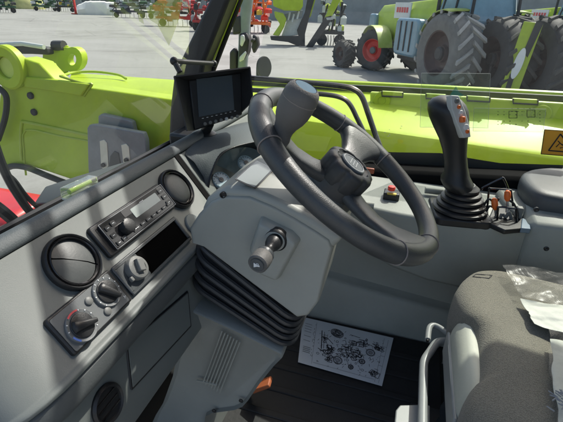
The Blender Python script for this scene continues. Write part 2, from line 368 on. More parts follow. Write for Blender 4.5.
# --- radio
rad = MB(); rad.prism(rrect(.194, .056, .006, 4, .094, -.0235), -.012, .007, DF); radio = rad.build('radio', 'black', dash, bevel=.0025)
fp = MB(); fp.prism(rrect(.176, .0455, .004, 4, .099, -.0235), .007, .0125, DF, .985); fp.build('faceplate', 'gloss', radio, bevel=.001)
dsp = MB(); dsp.prism(rrect(.076, .0175, .002, 3, .122, -.016), .0127, .0133, DF); dsp.build('display', 'lcd', radio)
tp = MB(); tp.prism(rrect(.105, .013, .002, 3, .117, -.0075), .0126, .0129, DF); tp.build('brand_strip', 'frame', radio)
gk = MB()
for k in range(4): gk.box((.113+k*.003, -.0075, .0131), (.0018, .0035, .0004), DF)
gk.build('maker_mark', 'mark', radio)
kb = MB(); kb.lathe([(.0125, .012), (.0125, .022), (.0115, .0245), (.009, .0255), (.001, .026)], dfr(.052, .027), 28, lambda a, r, h: 1+.03*math.cos(14*a) if r > .011 else 1); kb.build('volume_knob', 'black', radio)
bt = []
for k in range(7): bt.append((.072+k*.0165, .0385, .0135, .0055))
for (sx, tt) in ((.022, .012), (.022, .026), (.022, .040), (.036, .0395), (.036, .010), (.066, .0385)): bt.append((sx, tt, .011, .008))
for k in range(3): bt.append((.174, .010+k*.013, .014, .009))
for (sx, tt, w, h) in bt:
    bb = MB(); bb.prism(rrect(w, h, .0015, 3, sx, -tt), .0125, .0142, DF, .93); bb.build('button', 'radio_btn', radio)
M['radio_btn'] = mat('radio_button', (.03, .032, .034), .35)
for o in bpy.data.objects:
    if o.name.startswith('button'): o.data.materials[0] = M['radio_btn']
for (sx, tt, w, h) in bt: lg = MB(); lg.box((sx, -tt, .0143), (w*.42, h*.16, .0003), DF); lg.build('legend', 'mark', radio)
rim_ = MB(); 
for (y_) in (-.0005, -.0465): rim_.box((.099, y_, .0128), (.176, .0012, .0008), DF)
for x_ in (.0112, .1868): rim_.box((x_, -.0235, .0128), (.0012, .0455, .0008), DF)
rim_.build('chrome_edge', 'edge_grey', radio)
M['edge_grey'] = mat('edge_grey', (.22, .23, .235), .35)
# --- storage tray with power socket
def framebox(mb, x0, x1, y0, y1, w, z0, z1, fr):
    mb.box(((x0+x1)/2, y1-w/2, (z0+z1)/2), (x1-x0, w, z1-z0), fr); mb.box(((x0+x1)/2, y0+w/2, (z0+z1)/2), (x1-x0, w, z1-z0), fr)
    mb.box((x0+w/2, (y0+y1)/2, (z0+z1)/2), (w, y1-y0-2*w, z1-z0), fr); mb.box((x1-w/2, (y0+y1)/2, (z0+z1)/2), (w, y1-y0-2*w, z1-z0), fr)
ft = MB(); framebox(ft, -.014, .172, -.118, -.063, .006, .001, .006, DF); tray = ft.build('storage_tray', 'trayframe', dash, bevel=.002)
M['trayframe'] = mat('tray_frame', (.07, .078, .08), .4, bump=.15, bscale=500); tray.data.materials[0] = M['trayframe']
po = MB(); po.box((.079, -.0905, .0016), (.174, .043, .001), DF); po.build('pocket_shade', 'pocket_shade', tray)  # flat plate painted near black for the shade inside the open tray
M['pocket_shade'] = mat('pocket_shade_black', (.002, .002, .002), 1, spec=.05); bpy.data.objects['pocket_shade'].data.materials[0] = M['pocket_shade']
pb = MB(); pb.prism(rrect(.050, .043, .003, 3, .016, -.0905), .0022, .0045, DF); pbo = pb.build('socket_plate', 'trayframe', tray)
so = MB(); so.lathe([(.0195, .004), (.0195, .013), (.018, .0155), (.013, .0165), (.012, .0145), (.001, .0145)], dfr(.020, .088), 28); so.build('power_socket', 'sock', tray)
M['sock'] = mat('socket_grey', (.16, .165, .155), .5, bump=.15, bscale=400); bpy.data.objects['power_socket'].data.materials[0] = M['sock']
sk = MB(); sk.box((0, 0, .018), (.012, .021, .008), dfr(.022, .087) @ Matrix.Rotation(R(-25), 4, 'Z')); sk.box((-.022, -.008, .010), (.006, .008, .006), dfr(.02, .088)); sk.build('socket_cap', 'sock', tray, bevel=.0015)
# --- heater control panel
cp = MB(); cp.prism(rrect(.126, .060, .005, 4, -.081, -.0905), -.004, .0065, DF, .97); clim = cp.build('heater_panel', 'black', dash, bevel=.002)
cpf = MB(); cpf.prism(rrect(.112, .052, .003, 4, -.083, -.0905), .0066, .0074, DF); cpf.build('panel_face', 'climface', clim)
M['climface'] = mat('heater_face', (.15, .16, .16), .4, bump=.1, bscale=500, var=.06); bpy.data.objects['panel_face'].data.materials[0] = M['climface']
for k, (s_, t, ang) in enumerate(((-.112, .096, 158), (-.050, .085, 118))):
    fr = dfr(s_, t, .0074); mb = MB(); mb.lathe([(.0225, 0), (.0225, .003), (.0215, .004), (.0195, .0035), (.001, .0035)], fr, 36); d = mb.build('dial', 'climface', clim)
    kn = MB(); fk = fr @ Matrix.Rotation(R(ang), 4, 'Z')
    kn.lathe([(.0175, .0036), (.0168, .0056), (.001, .0058)], fk, 28); kn.loft([[(-.017, -.0035, .0055), (.014, -.0085, .0055), (.0165, 0, .0055), (.014, .0085, .0055), (-.017, .0035, .0055)], [(-.0185, -.003, .0115), (.013, -.0065, .0105), (.015, 0, .0105), (.013, .0065, .0105), (-.0185, .003, .0115)], [(-.0175, -.0018, .0130), (.009, -.0035, .0122), (.011, 0, .0122), (.009, .0035, .0122), (-.0175, .0018, .0130)]], fr=fk)
    kn.build('pointer_knob', 'black', d, bevel=.0008)
    tk = MB()
    for i in range(11):
        a = R(-40+i*26); ft_ = fr @ Matrix.Rotation(a, 4, 'Z')
        tk.box((.0208, 0, .0042), (.0018, .0013, .0006), ft_)
    tk.build('tick_marks', 'mark', d)
    if k == 0:
        rm = MB(); ringflat(rm, .0198, .0222, .0046, fr, R(70), R(118), 12); rm.build('red_band', 'markr', d)
        bm_ = MB(); ringflat(bm_, .0198, .0222, .0046, fr, R(190), R(222), 8); bm_.build('blue_band', 'markb', d)
for (s_, t) in ((-.080, .078), (-.068, .106)):
    mb = MB(); mb.lathe([(.0058, .007), (.0058, .0095), (.0045, .0105), (.001, .0108)], dfr(s_, t), 18); mb.build('push_button', 'sock', clim)
sy = MB()
for i in range(3): stroke(sy, [(-.034, -.083-i*.004), (-.0315, -.0835-i*.004)], .0012, DF, .0076)
for i in range(3): stroke(sy, [(-.0305+.0022*math.cos(i*2.1), -.108+.0022*math.sin(i*2.1)), (-.0305, -.108)], .0011, DF, .0076)
sy.build('fan_symbol', 'mark', clim)
# --- blanking plug
bl = MB(); bl.lathe([(.0205, -.004), (.0205, .003), (.019, .005), (.001, .0056)], dfr(.207, .098), 28); bl.build('blanking_plug', 'plug', dash)
M['plug'] = mat('plug_grey', (.19, .22, .22), .5, bump=.2, bscale=500); bpy.data.objects['blanking_plug'].data.materials[0] = M['plug']
# --- instrument cluster in its hooded pod
def colpt(px, py, a): return on(px, py, WC-CZ*a, CZ)
arch = [colpt(211, 214, .31), colpt(207.5, 202, .30), colpt(208.5, 186, .27), colpt(212, 172, .245), colpt(219, 158, .22), colpt(230, 149.5, .20), colpt(248, 144, .185), colpt(264, 142, .185), colpt(276, 146, .188), colpt(284, 154, .20), colpt(290, 166, .22), colpt(294, 182, .25)]
cl_c = V((.84, .42, 1.77))
sp = spline(arch, 5)
mb = MB(); rings = []
for p in sp:
    d = (p-cl_c).normalized(); back = V((0, .055, -.02))
    rings.append([p, p+d*.003-V((0, .003, 0)), p+d*.006, p+d*.004+back, p-d*.005+back, p-d*.002+back*.25])
mb.loft(rings); clu = mb.build('instrument_cluster', 'black', dash, bevel=.0015)
fc = MB(); cen = sum(sp, V())/len(sp)+V((0, .045, -.02)); pts = [p+(cen-p)*.04+V((0, .045, -.014)) for p in sp]
fc.add(pts+[cen], [(i, i+1, len(pts)) for i in range(len(pts)-1)]+[(len(pts)-1, 0, len(pts))]); fc.build('cluster_face', 'clface', clu)
M['clface'] = mat('cluster_face', (.17, .23, .26), .12, spec=.7, var=.25, vscale=12); bpy.data.objects['cluster_face'].data.materials[0] = M['clface']
ph = MB(); rows = []
qpx = ((190, 172), (186, 160), (186, 152), (190, 147), (202, 138), (222, 129), (246, 122), (262, 123), (274, 129), (283, 139), (290, 153), (296, 172))
qs = [on(*p, DO+DN*.004, DN) for p in qpx]
qsp = spline(qs, 5)
rows = [[p+(p-cl_c).normalized()*.004 for p in sp][8:], [(p+(p-cl_c).normalized()*.004).lerp(q_, .35)+DN*.012 for p, q_ in zip(sp, qsp)][8:], [p.lerp(q_, .75)+DN*.010 for p, q_ in zip(sp, qsp)][8:], [q_ for q_ in qsp][8:], [q_-DN*.03 for q_ in qsp][8:]]
ph.loft(rows, closed=False, cap=False); ph.build('pod_hood', 'pad', dash, smooth=60)
def gauge(px, py, a, r):
    p = colpt(px, py, a); fr = aim(p, CZ+V((-.45, -.1, .1)))
    mb = MB(); mb.lathe([(r, -.004), (r, .002), (r*.94, .003), (r*.92, .001), (.001, .001)], fr, 32); g_ = mb.build('gauge', 'gaugeface', clu)
    t_ = MB()
    for i in range(13):
        ft_ = fr @ Matrix.Rotation(R(-40+i*22), 4, 'Z'); t_.box((r*.78, 0, .0016), (r*.16, .0011, .0006), ft_)
    t_.prism(disc(r*.28, 16), .0016, .003, fr); t_.box((-r*.2, r*.25, .003), (.0016, r*.8, .0008), fr, Matrix.Rotation(R(40), 3, 'Z')); t_.build('needle', 'trayframe', g_)
M['gaugeface'] = mat('gauge_face', (.34, .45, .50), .3, var=.08)
gauge(221, 180, .262, .021); gauge(246, 163, .232, .021)
# =================================================================== steering column
colm = thing('steering_column', (.70, .50, FL), 'grey steering column with concertina boot between the dashboard and the seat', 'steering column')
# shroud: outline in (p towards the driver, a down the axis), lofted across its width
def colL(x, p, a): return V((x, -p, -a))
out = [(-.150, .205), (-.146, .165), (-.135, .140), (-.10, .108), (-.06, .094), (-.02, .085), (.02, .078), (.045, .075), (.058, .083), (.078, .125), (.110, .185), (.116, .222), (.106, .240), (-.02, .247), (-.11, .252), (-.13, .262), (-.148, .24)]
cen2 = (-.015, .17); mb = MB(); rings = []
for x, k in ((-.1085, .93), (-.1085, .955), (-.1078, .972), (-.1055, .988), (-.1015, .997), (-.096, 1.0), (.03, .985), (.055, .96), (.07, .90)):
    rings.append([colL(x-.0, cen2[0]+(p-cen2[0])*k, cen2[1]+(a-cen2[1])*k) for p, a in out])
mb.loft(rings, fr=CF); shr = mb.build('shroud', 'shroud', colm, smooth=50)
# upper cowl between the wheel and the instruments carries the small display
disp = [on(*p, WC-CZ*.10, CZ) for p in ((239, 181), (259.5, 160), (268, 169), (250, 191))]
dc = sum(disp, V())/4; dx = (disp[1]-disp[0]).normalized()
# cowl surface: a plate following the top of the shroud
cw = MB(); 
cw.loft([[colL(x, p, a) for p, a in ((-.155, .17), (-.14, .125), (-.10, .094), (-.05, .078), (.0, .066), (.06, .058), (.06, .09), (-.15, .20))] for x in (-.104, .100)], fr=CF)
cowl = cw.build('upper_cowl', 'shroud', colm, bevel=.010, seg=3)
ang = math.atan2(.125-.078, .09)
def cowlfr(x, p):  # on the sloped cowl
    a = .0775+(-.05-p)*.32-.001
    z = V((0, .30, 1)).normalized(); y = V((0, 1, -.30)).normalized(); return CF @ frame((x, -p, -a), (1, 0, 0), y, z)
fr = cowlfr(-.052, -.118)
fd = MB(); fd.prism(rrect(.102, .038, .003, 3), .0003, .0012, fr); fdo = fd.build('info_display', 'gloss', colm)
fd2 = MB(); fd2.prism(rrect(.097, .033, .002, 3), .0013, .0017, fr); fd2.build('glass', 'dispglass', fdo)
M['dispglass'] = mat('display_glass', (.20, .225, .22), .18, spec=.7); bpy.data.objects['glass'].data.materials[0] = M['dispglass']
# collar under the wheel
kc = MB(); kc.lathe([(.052, -.075), (.052, -.055), (.047, -.05), (.045, -.04), (.038, -.035), (.036, -.02), (.001, -.02)], CF, 36); kc.build('collar', 'trayframe', colm, smooth=45)
# bellows
br = []; N = 5
def sect(k, grow, p0, p1, hw, r=.03):
    return rrect(2*hw+grow*2, (p1-p0)+grow*2, r+grow, 5, 0, -(p0+p1)/2)
rings = []
for i in range(N*2+1):
    u = i/(N*2); a = .246+u*.104; grow = (.005 if i % 2 else -.013)
    p0 = -.128+u*.052; p1 = .106+u*.038
    rings.append([(x, y, -a-(y*.16)*u) for x, y in sect(i, grow, p0, p1, .100-.006*u)])
mb = MB(); mb.loft(rings, fr=CF); bel = mb.build('bellows', 'bellow', colm, smooth=28)
# rounded ridge rings
rg = MB()
for i in range(1, N*2, 2):
    u = i/(N*2); a = .246+u*.104; p0 = -.128+u*.052; p1 = .106+u*.038
    rg.tube([(x, y, -a-(y*.16)*u) for x, y in sect(i, .0050, p0, p1, .100-.006*u)], 0.0060, 8, True, CF)
rg.build('ridge', 'ridge_rub', bel)
M['ridge_rub'] = mat('ridge_rubber', (.034, .036, .038), .38, var=.2, vscale=20); bpy.data.objects['ridge'].data.materials[0] = M['ridge_rub']
# lower cover down to the floor (y,z outline)
lc = [(.362, 1.600), (.352, 1.600), (.30, 1.588), (.24, 1.572), (.19, 1.556), (.163, 1.547), (.160, 1.535), (.175, 1.51), (.205, 1.45), (.232, 1.388), (.243, 1.368), (.262, 1.350), (.318, 1.318), (.335, 1.300), (.345, 1.22), (.350, FL), (.52, FL), (.47, 1.25), (.445, 1.30), (.41, 1.40), (.385, 1.50)]
c3 = (.33, 1.36); mb = MB(); rings = []
for x, k in ((.604, .93), (.597, .97), (.594, .99), (.597, 1.0), (.61, 1.003), (.66, .995), (.70, .96), (.74, .90), (.76, .84)):
    rings.append([(x, c3[0]+(y-c3[0])*k, c3[1]+(z-c3[1])*(k if z > FL+.02 else 1)) for y, z in lc])
mb.loft(rings); low = mb.build('lower_cover', 'shroud_dk', colm, smooth=50)
gr = MB(); gA = onX(222, 331, .594); gB = onX(203, 383, .594); gC = onX(240, 342, .594)
for i in range(7):
    t_ = i/6; a = gA.lerp(gC, t_); d = (gB-gA); gr.tube([(.5945, a.y, a.z), (.5945, a.y+d.y, a.z+d.z)], .0016, 6)
gr.build('grille', 'console', low)
hn = MB(); a = onX(197, 380.5, .594); b_ = onX(217, 385, .594); hn.tube([(.594, a.y, a.z), (.594, b_.y, b_.z)], .0022, 6); hn.build('latch_edge', 'shroud', low)
for px, py in ((214, 411), (241, 401)):
    p = onX(px, py, .594); mb = MB(); mb.lathe([(.005, 0), (.005, .002), (.003, .003), (.001, .002)], aim((.595, p.y, p.z), (-1, 0, 0)), 12); mb.build('screw', 'black', low)
for px, py in ((223, 195), (320, 251)):
    p = onX(px, py, .596); mb = MB(); mb.lathe([(.0055, -.004), (.0055, .0015), (.004, .0015), (.0038, -.001), (.001, -.001)], aim((.5955, p.y, p.z), (-1, 0, 0)), 16); mb.build('screw', 'black', colm)
# lever boss + lever
lb = MB(); oc = [onX(*p, .592) for p in ((262, 218), (291, 232), (299, 240), (279, 277), (262, 270), (252, 246))]
lb.loft([[V((.612, p.y, p.z)) for p in oc], [V((.580, p.y, p.z)) for p in oc]]); cc = sum(oc, V())/6
lb2 = MB(); lb2.loft([[V((.60, cc.y+(p.y-cc.y)*1.12, cc.z+(p.z-cc.z)*1.12)) for p in oc], [V((.574, cc.y+(p.y-cc.y)*.95, cc.z+(p.z-cc.z)*.95)) for p in oc]])
boss = lb2.build('lever_boss', 'shroud', colm, bevel=.005, seg=3)
L0 = onX(275, 241, .574); L1 = onX(257, 265, .5); L1 = on(257, 265, L0+V((-.075, 0, -.01)), ray(257, 265))
ldir = (L1-L0).normalized(); fr = aim(L0, ldir)
mb = MB(); mb.lathe([(.0205, -.012), (.0205, -.002), (.0185, .001), (.0165, -.001), (.0165, -.010), (.001, -.011)], fr, 28); mb.build('lever_gaiter', 'black', boss)
ll = (L1-L0).length
lev = MB(); lev.lathe([(.0135, -.008), (.0135, .006), (.0125, .012), (.010, .018), (.0075, .022), (.0075, ll*.42), (.010, ll*.46), (.0125, ll*.5), (.0130, ll*.55)], fr, 26)
lever = lev.build('control_lever', 'black', colm, smooth=45)
l2 = MB(); l2.lathe([(.0125, ll*.54), (.0148, ll*.57), (.0148, ll*.64), (.0142, ll*.66)], fr, 26); l2.build('twist_ring', 'trayframe', lever)
l3 = MB(); l3.lathe([(.0142, ll*.65), (.0158, ll*.68), (.0162, ll*.88), (.0155, ll*.97), (.0135, ll*1.0), (.0118, ll*.99), (.001, ll*.99)], fr, 28); l3.build('grip', 'knob', lever)
l4 = MB(); fb = fr @ Matrix.Translation((0, 0, ll*.992)); l4.lathe([(.0112, 0), (.0108, .0015), (.001, .0022)], fb, 24); hb = l4.build('horn_button', 'trayframe', lever)
hs = MB(); fh = fb @ Matrix.Translation((0, 0, .0021)) @ Matrix.Rotation(R(180), 4, 'Z') @ Matrix.Scale(1.0, 4)
hs.prism([(-.005, -.0012), (-.001, -.0014), (.0045, -.004), (.0045, .004), (-.001, .0014), (-.005, .0012)], 0, .0006, fh)
stroke(hs, [(-.003, -.001), (-.003, -.0035), (0, -.0035), (0, -.001)], .0010, fh, 0, .0006); hs.build('horn_symbol', 'mark', hb)
# =================================================================== steering wheel
sw = thing('steering_wheel', tuple(WC), 'dark grey three spoke steering wheel with a turning knob on its rim', 'steering wheel')
def ring_pt(a, r=.185, z=0): return V((r*math.cos(a), -r*math.sin(a), z))
mb = MB(); mb.tube([ring_pt(R(i*5)) for i in range(72)], [.0172+.0012*math.cos(3*R(i*5)) for i in range(72)], 20, True, CF); rim = mb.build('rim', 'wheel', sw, smooth=60)
for a0 in (0, 120, 240):
    for dlt in (-19, 19):
        sm = MB(); a = R(a0+dlt); c = ring_pt(a); tdir = V((-math.sin(a), -math.cos(a), 0)); n_ = V((math.cos(a), -math.sin(a), 0))
        rr = .0178+.0012*math.cos(3*a); sm.tube([c+(n_*math.cos(R(k*18))+V((0, 0, 1))*math.sin(R(k*18)))*rr for k in range(20)], .0011, 6, True, CF); sm.build('seam', 'foamseam', rim)
M['foamseam'] = mat('rim_seam', (.24, .21, .19), .7)
for a0 in (0, 120, 240):
    a = R(a0); n_ = V((math.cos(a), -math.sin(a), 0)); t_ = V((-math.sin(a), -math.cos(a), 0)); rings = []
    for r_, hw, z0, th in ((.030, .024, -.030, .012), (.060, .022, -.030, .011), (.095, .022, -.026, .010), (.125, .026, -.017, .011), (.150, .038, -.008, .013), (.170, .052, -.002, .0165), (.186, .056, 0, .0175)):
        ring = []
        for k in range(16):
            b2 = 2*math.pi*k/16; cx, cz = math.cos(b2), math.sin(b2)
            cx = math.copysign(abs(cx)**.6, cx); cz = math.copysign(abs(cz)**.6, cz)
            sag = -.2*(hw*cx)**2/.185 if r_ > .14 else 0
            ring.append(n_*(r_+sag*2)+t_*(hw*cx)+V((0, 0, z0+th*cz)))
        rings.append(ring)
    mb = MB(); mb.loft(rings, fr=CF); mb.build('spoke', 'wheel', sw, smooth=60)
mb = MB(); mb.lathe([(.038, -.055), (.046, -.050), (.046, -.022), (.044, -.014), (.038, -.010), (.001, -.010)], CF, 40); mb.build('hub', 'wheel_dk', sw)
flu = lambda a, r, h: (1-.085*max(0, math.cos(8*a))**2) if r > .034 else 1
mb = MB(); mb.lathe([(.044, -.030), (.0475, -.024), (.0475, .004), (.0455, .009), (.041, .012), (.035, .013), (.032, .010), (.001, .010)], CF, 96, flu); hc = mb.build('hub_cap', 'wheel_dk', sw, smooth=50)
mb = MB(); mb.lathe([(.0245, .0095), (.0245, .0125), (.0235, .0135), (.001, .0138)], CF, 32); em = mb.build('emblem', 'blue2', hc)
M['blue2'] = mat('emblem_grey', (.10, .12, .13), .3); bpy.data.objects['emblem'].data.materials[0] = M['blue2']
mk = MB(); ringflat(mk, .0205, .022, .0136, CF)
for k in range(3): stroke(mk, [(-.012, -.006+k*.006), (.012, -.006+k*.006)], .0014, CF, .0138, .0004)
mk.build('emblem_ring', 'steel', em)
# spinner knob
KB = on(280, 136, WC+CZ*.008, CZ); kd = (CZ*1.0+V((-.06, .10, .14))).normalized(); fr = aim(KB, kd) @ Matrix.Diagonal((.86, .86, .90, 1))
mb = MB(); mb.lathe([(.018, -.018), (.020, -.002), (.0180, .006), (.0178, .014), (.0205, .024), (.0262, .036), (.0295, .048), (.0306, .060), (.0304, .070)], fr, 40); kn = mb.build('spinner_knob', 'knob', sw, smooth=50)
mb = MB(); mb.lathe([(.0302, .0705), (.0306, .072), (.0300, .080), (.0275, .088), (.0225, .0935), (.0205, .0945), (.0195, .0925), (.001, .0922)], fr, 40); mb.build('knob_top', 'knob', kn, smooth=50)
mb = MB(); mb.lathe([(.0192, .0926), (.0188, .0940), (.001, .0945)], fr, 32); mb.build('knob_disc', 'blue', kn)
mb = MB(); mb.lathe([(.0303, .0698), (.0309, .0702), (.0309, .0710), (.0303, .0714)], fr, 40); mb.build('knob_line', 'foamseam', kn)
kp = MB(); kp.box((0, 0, -.014), (.05, .034, .012), aim(KB-CZ*.004, CZ)); kp.build('knob_clamp', 'wheel_dk', sw, bevel=.005)
# =================================================================== camera monitor
mo_c = CAM+ray(213, 99).normalized()*1.0
mn = V((-.62, -.72, .20)).normalized(); mx = V((0, 0, 1)).cross(mn).normalized(); mx = mn.cross(mx).cross(mn) if False else mx
my = mn.cross(mx).normalized(); mx = my.cross(mn).normalized()
MF = frame(mo_c, mx, my, mn)
def ml(px, py, n=0):
    p = on(px, py, mo_c+mn*n, mn)-mo_c; return (p.dot(mx), p.dot(my))
mon = thing('monitor', tuple(mo_c-V((0, 0, .08))), 'black camera monitor with a folded sun hood standing on the dashboard', 'monitor')
body = [ml(192, 79), ml(246, 71), ml(247, 115), ml(198, 131)]
mb = MB(); mb.prism(body, -.055, -.022, MF); mb.build('casing', 'black', mon, bevel=.004)
sc_ = [ml(196.5, 79, -.02), ml(232, 75, -.02), ml(234.5, 110, -.02), ml(199, 117, -.02)]
mb = MB(); mb.prism(sc_, -.0215, -.0205, MF); mb.build('screen', 'screen', mon)
# hood: thin plates around the face, flaring towards the viewer
def plate(mb, a, b2, z0, z1, a2, b3, th=.003):
    A = V((*a, z0)); B_ = V((*b2, z0)); C_ = V((*b3, z1)); D_ = V((*a2, z1)); n_ = (B_-A).cross(D_-A).normalized()*th/2
    vs = [A+n_, B_+n_, C_+n_, D_+n_, A-n_, B_-n_, C_-n_, D_-n_]
    mb.add(vs, [(0, 1, 2, 3), (7, 6, 5, 4), (0, 4, 5, 1), (1, 5, 6, 2), (2, 6, 7, 3), (3, 7, 4, 0)], MF)
hood = MB(); zf = .028
plate(hood, body[0], body[1], -.028, zf, ml(174, 76.5, zf), ml(250, 67, zf))
plate(hood, body[0], (body[3][0]*.98, body[3][1]), -.028, zf, ml(174, 76.5, zf), ml(187, 131, zf))
plate(hood, (body[1][0], body[1][1]), (body[2][0], body[2][1]+.006), -.028, zf, ml(250, 67, zf), ml(253, 101, zf))
hood.build('sun_hood', 'hoodm', mon)
M['hoodm'] = mat('hood_black', (.022, .023, .025), .55, bump=.15, bscale=500); bpy.data.objects['sun_hood'].data.materials[0] = M['hoodm']
for k in range(7):
    p = ml(205+k*5.4, 123.8-k*1.25, -.02); mb = MB(); mb.lathe([(.0042, -.0215), (.0040, -.0190), (.001, -.0182)], MF @ Matrix.Translation((p[0], p[1], 0)), 12); mb.build('button', 'sock' if k != 4 else 'pale_grey', mon)
mb = MB()
for k in range(8):
    p = ml(203+k*4.6, 118.3-k*1.05, -.02); mb.box((p[0], p[1], -.0212), (.0045, .0012, .0008), MF)
mb.build('button_print', 'mark', mon)
ft_ = MB(); pb_ = MF @ V((0, -.055, -.04)); ft_.tube([pb_, V((pb_.x+.01, pb_.y+.02, 1.86))], .012, 12); ft_.lathe([(.03, 0), (.03, .006), (.02, .012)], T(pb_.x+.01, pb_.y+.02, 1.858), 20); ft_.build('foot', 'black', mon)
arm = MB(); a1 = on(174, 61, mo_c-mn*.02, mn); a2 = on(214, 63.5, mo_c-mn*.10, mn); a3 = on(180, 72, mo_c-mn*.01, mn)
arm.tube([a1, a2], .0052, 10); arm.tube([a1, a3], .006, 10); arm.sphere(a1, .009); arm.sphere(a2, .008); arm.build('clamp_arm', 'black', mon)

# =================================================================== cab shell
cab = thing('cab_frame', (.8, .2, FL), 'dark cab frame with front pillar, roof guard bars and window sill', 'cab frame')
def quadtube(pts0, pts1): return [pts0, pts1]
# front right pillar
mb = MB(); st_ = []
up_l = onX(213, 0, 1.40); up_r = onX(232, 0, 1.40); d_l = (up_l-onX(190, 45, 1.40))*3.6
for A_, B_ in ((up_l+d_l, up_r+d_l), (up_l, up_r), (onX(197, 33, 1.40), onX(219, 33, 1.40)), (onX(184, 60, 1.40), onX(208, 60, 1.40)), (onX(177, 80, 1.40), onX(204, 80, 1.40)), (onX(174, 105, 1.40), onX(202, 105, 1.40)), (onX(172, 145, 1.40), onX(200, 145, 1.40)), (onX(170, 175, 1.40), onX(198, 175, 1.40))):
    st_.append([V((1.37, A_.y, A_.z)), V((1.37, B_.y, B_.z)), V((1.44, B_.y-.01, B_.z)), V((1.44, A_.y, A_.z))])
mb.loft(st_); mb.build('front_pillar', 'pillar', cab, bevel=.012, seg=3)
M['pillar'] = mat('pillar_dark', (.028, .028, .028), .5, bump=.2, bscale=400, var=.15); bpy.data.objects['front_pillar'].data.materials[0] = M['pillar']
def edge_line(p0, p1, x, r_, name, m_):
    a, b2 = onX(*p0, x), onX(*p1, x); d = b2-a; mb = MB(); mb.tube([a-d*.12, a+d*3.0], r_, 8); mb.build(name, m_, cab)
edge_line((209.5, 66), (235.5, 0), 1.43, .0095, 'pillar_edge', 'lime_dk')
edge_line((215, 66), (240.5, 0), 1.44, .0085, 'window_seal', 'frit')
# right window sill and lower wall
mb = MB()
y0, y1 = -.75, .62
sl_a = onX(383, 166, 1.40); sl_b = onX(563, 176, 1.40)
zz = lambda y: sl_a.z+(sl_b.z-sl_a.z)*(y-sl_a.y)/(sl_b.y-sl_a.y)
mb.loft([[(1.36, y, FL), (1.36, y, zz(y)-.012), (1.375, y, zz(y)), (1.45, y, zz(y)-.004), (1.45, y, FL)] for y in (y0, -.45, -.1, .2, y1)]); mb.build('side_wall', 'matte_black', cab, bevel=.004)
# corner below the pillar
mb = MB(); mb.box((1.35, .70, 1.44), (.18, .16, .60)); mb.build('corner_panel', 'black', cab, bevel=.01)
# front bulkhead, rear wall, unseen roof; openings and bars shaped to pattern the sun
mb = MB(); mb.box((.75, .80, 1.40), (1.3, .04, .55)); mb.build('bulkhead', 'black', cab)
mb = MB(); mb.box((.78, -.96, 1.95), (1.34, .05, 1.66)); mb.build('rear_wall', 'trim', cab)
def slab3(x0, x1, y0, y1, z0, z1, name, m='black', bev=.012):
    mb = MB(); mb.box(((x0+x1)/2, (y0+y1)/2, (z0+z1)/2), (x1-x0, y1-y0, z1-z0)); return mb.build(name, m, cab, bevel=bev)
slab3(.10, 1.60, -1.02, -.30, 2.74, 2.82, 'roof_rear')  # unseen slab, widened so its shadow edge falls across the seat
slab3(.10, .70, -.295, .60, 2.74, 2.81, 'roof_side')
slab3(1.285, 1.425, -.02, .60, 2.74, 2.80, 'roof_beam')
slab3(1.375, 1.425, -.295, -.021, 2.74, 2.80, 'roof_edge')  # beam cut back here to let a sun patch onto the column
slab3(1.25, 1.374, -.295, -.19, 2.74, 2.80, 'roof_corner')
slab3(.705, 1.28, .42, .60, 2.74, 2.80, 'roof_front')
wy = lambda z: .80-.30*(z-1.70)    # windscreen leans back
for x in (.14, 1.44):
    mb = MB(); mb.tube([(x, -.94, FL), (x, -.94, 2.74)], .035, 8); mb.build('rear_pillar', 'pillar', cab)
for x, r_ in ((.86, .012), (1.078, .018), (1.185, .012)):  # unseen roof bars, spaced to cast the dark bands on the dash
    mb = MB(); mb.tube([(x, -.32, 2.76), (x, .44, 2.76)], r_, 10); mb.build('guard_bar', 'pillar', cab)
mb = MB(); mb.tube([(.12, wy(2.44)+.005, 2.44), (1.42, wy(2.44)+.005, 2.44)], .022, 10); mb.build('header_bar', 'pillar', cab)
for x in (.12, 1.41):
    mb = MB(); mb.tube(spline([(x, wy(2.44), 2.44), (x, .565, 2.6), (x, .56, 2.75)], 5), .032, 8); mb.build('roof_rail', 'pillar', cab)
# windscreen
ws = thing('windscreen', (.75, wy(1.72), 1.70), 'clear windscreen above the dashboard with a faint painted lime reflection', 'windscreen')
mb = MB(); mb.add([(.12, wy(1.68), 1.68), (1.37, wy(1.68), 1.68), (1.37, wy(2.43), 2.43), (.12, wy(2.43), 2.43)], [(0, 1, 2, 3)]); mb.build('pane', 'windshield', ws)
wn = V((0, -1, -.30)).normalized()
mb = MB(); mb.tube([(.12, wy(1.69)-.004, 1.69), (1.37, wy(1.69)-.004, 1.69)], .012, 8); mb.build('rubber_seal', 'frit', ws)
WP = (0, wy(1.7)-.003, 1.70); WN = (0, 1, .30)
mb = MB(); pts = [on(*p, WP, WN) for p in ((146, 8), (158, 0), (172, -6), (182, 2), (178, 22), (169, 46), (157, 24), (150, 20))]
mb.add(pts, [list(range(len(pts)))]); mb.build('sticker', 'lime_reflection', ws)  # lime reflection in the glass, laid on as a translucent coloured film
mb = MB(); pts = [on(*p, WP, WN) for p in ((138, 13), (142, 14), (144, 24), (139, 21))]; mb.add(pts, [(0, 1, 2, 3)]); mb.build('reflection_fragment', 'lime_reflection', ws)
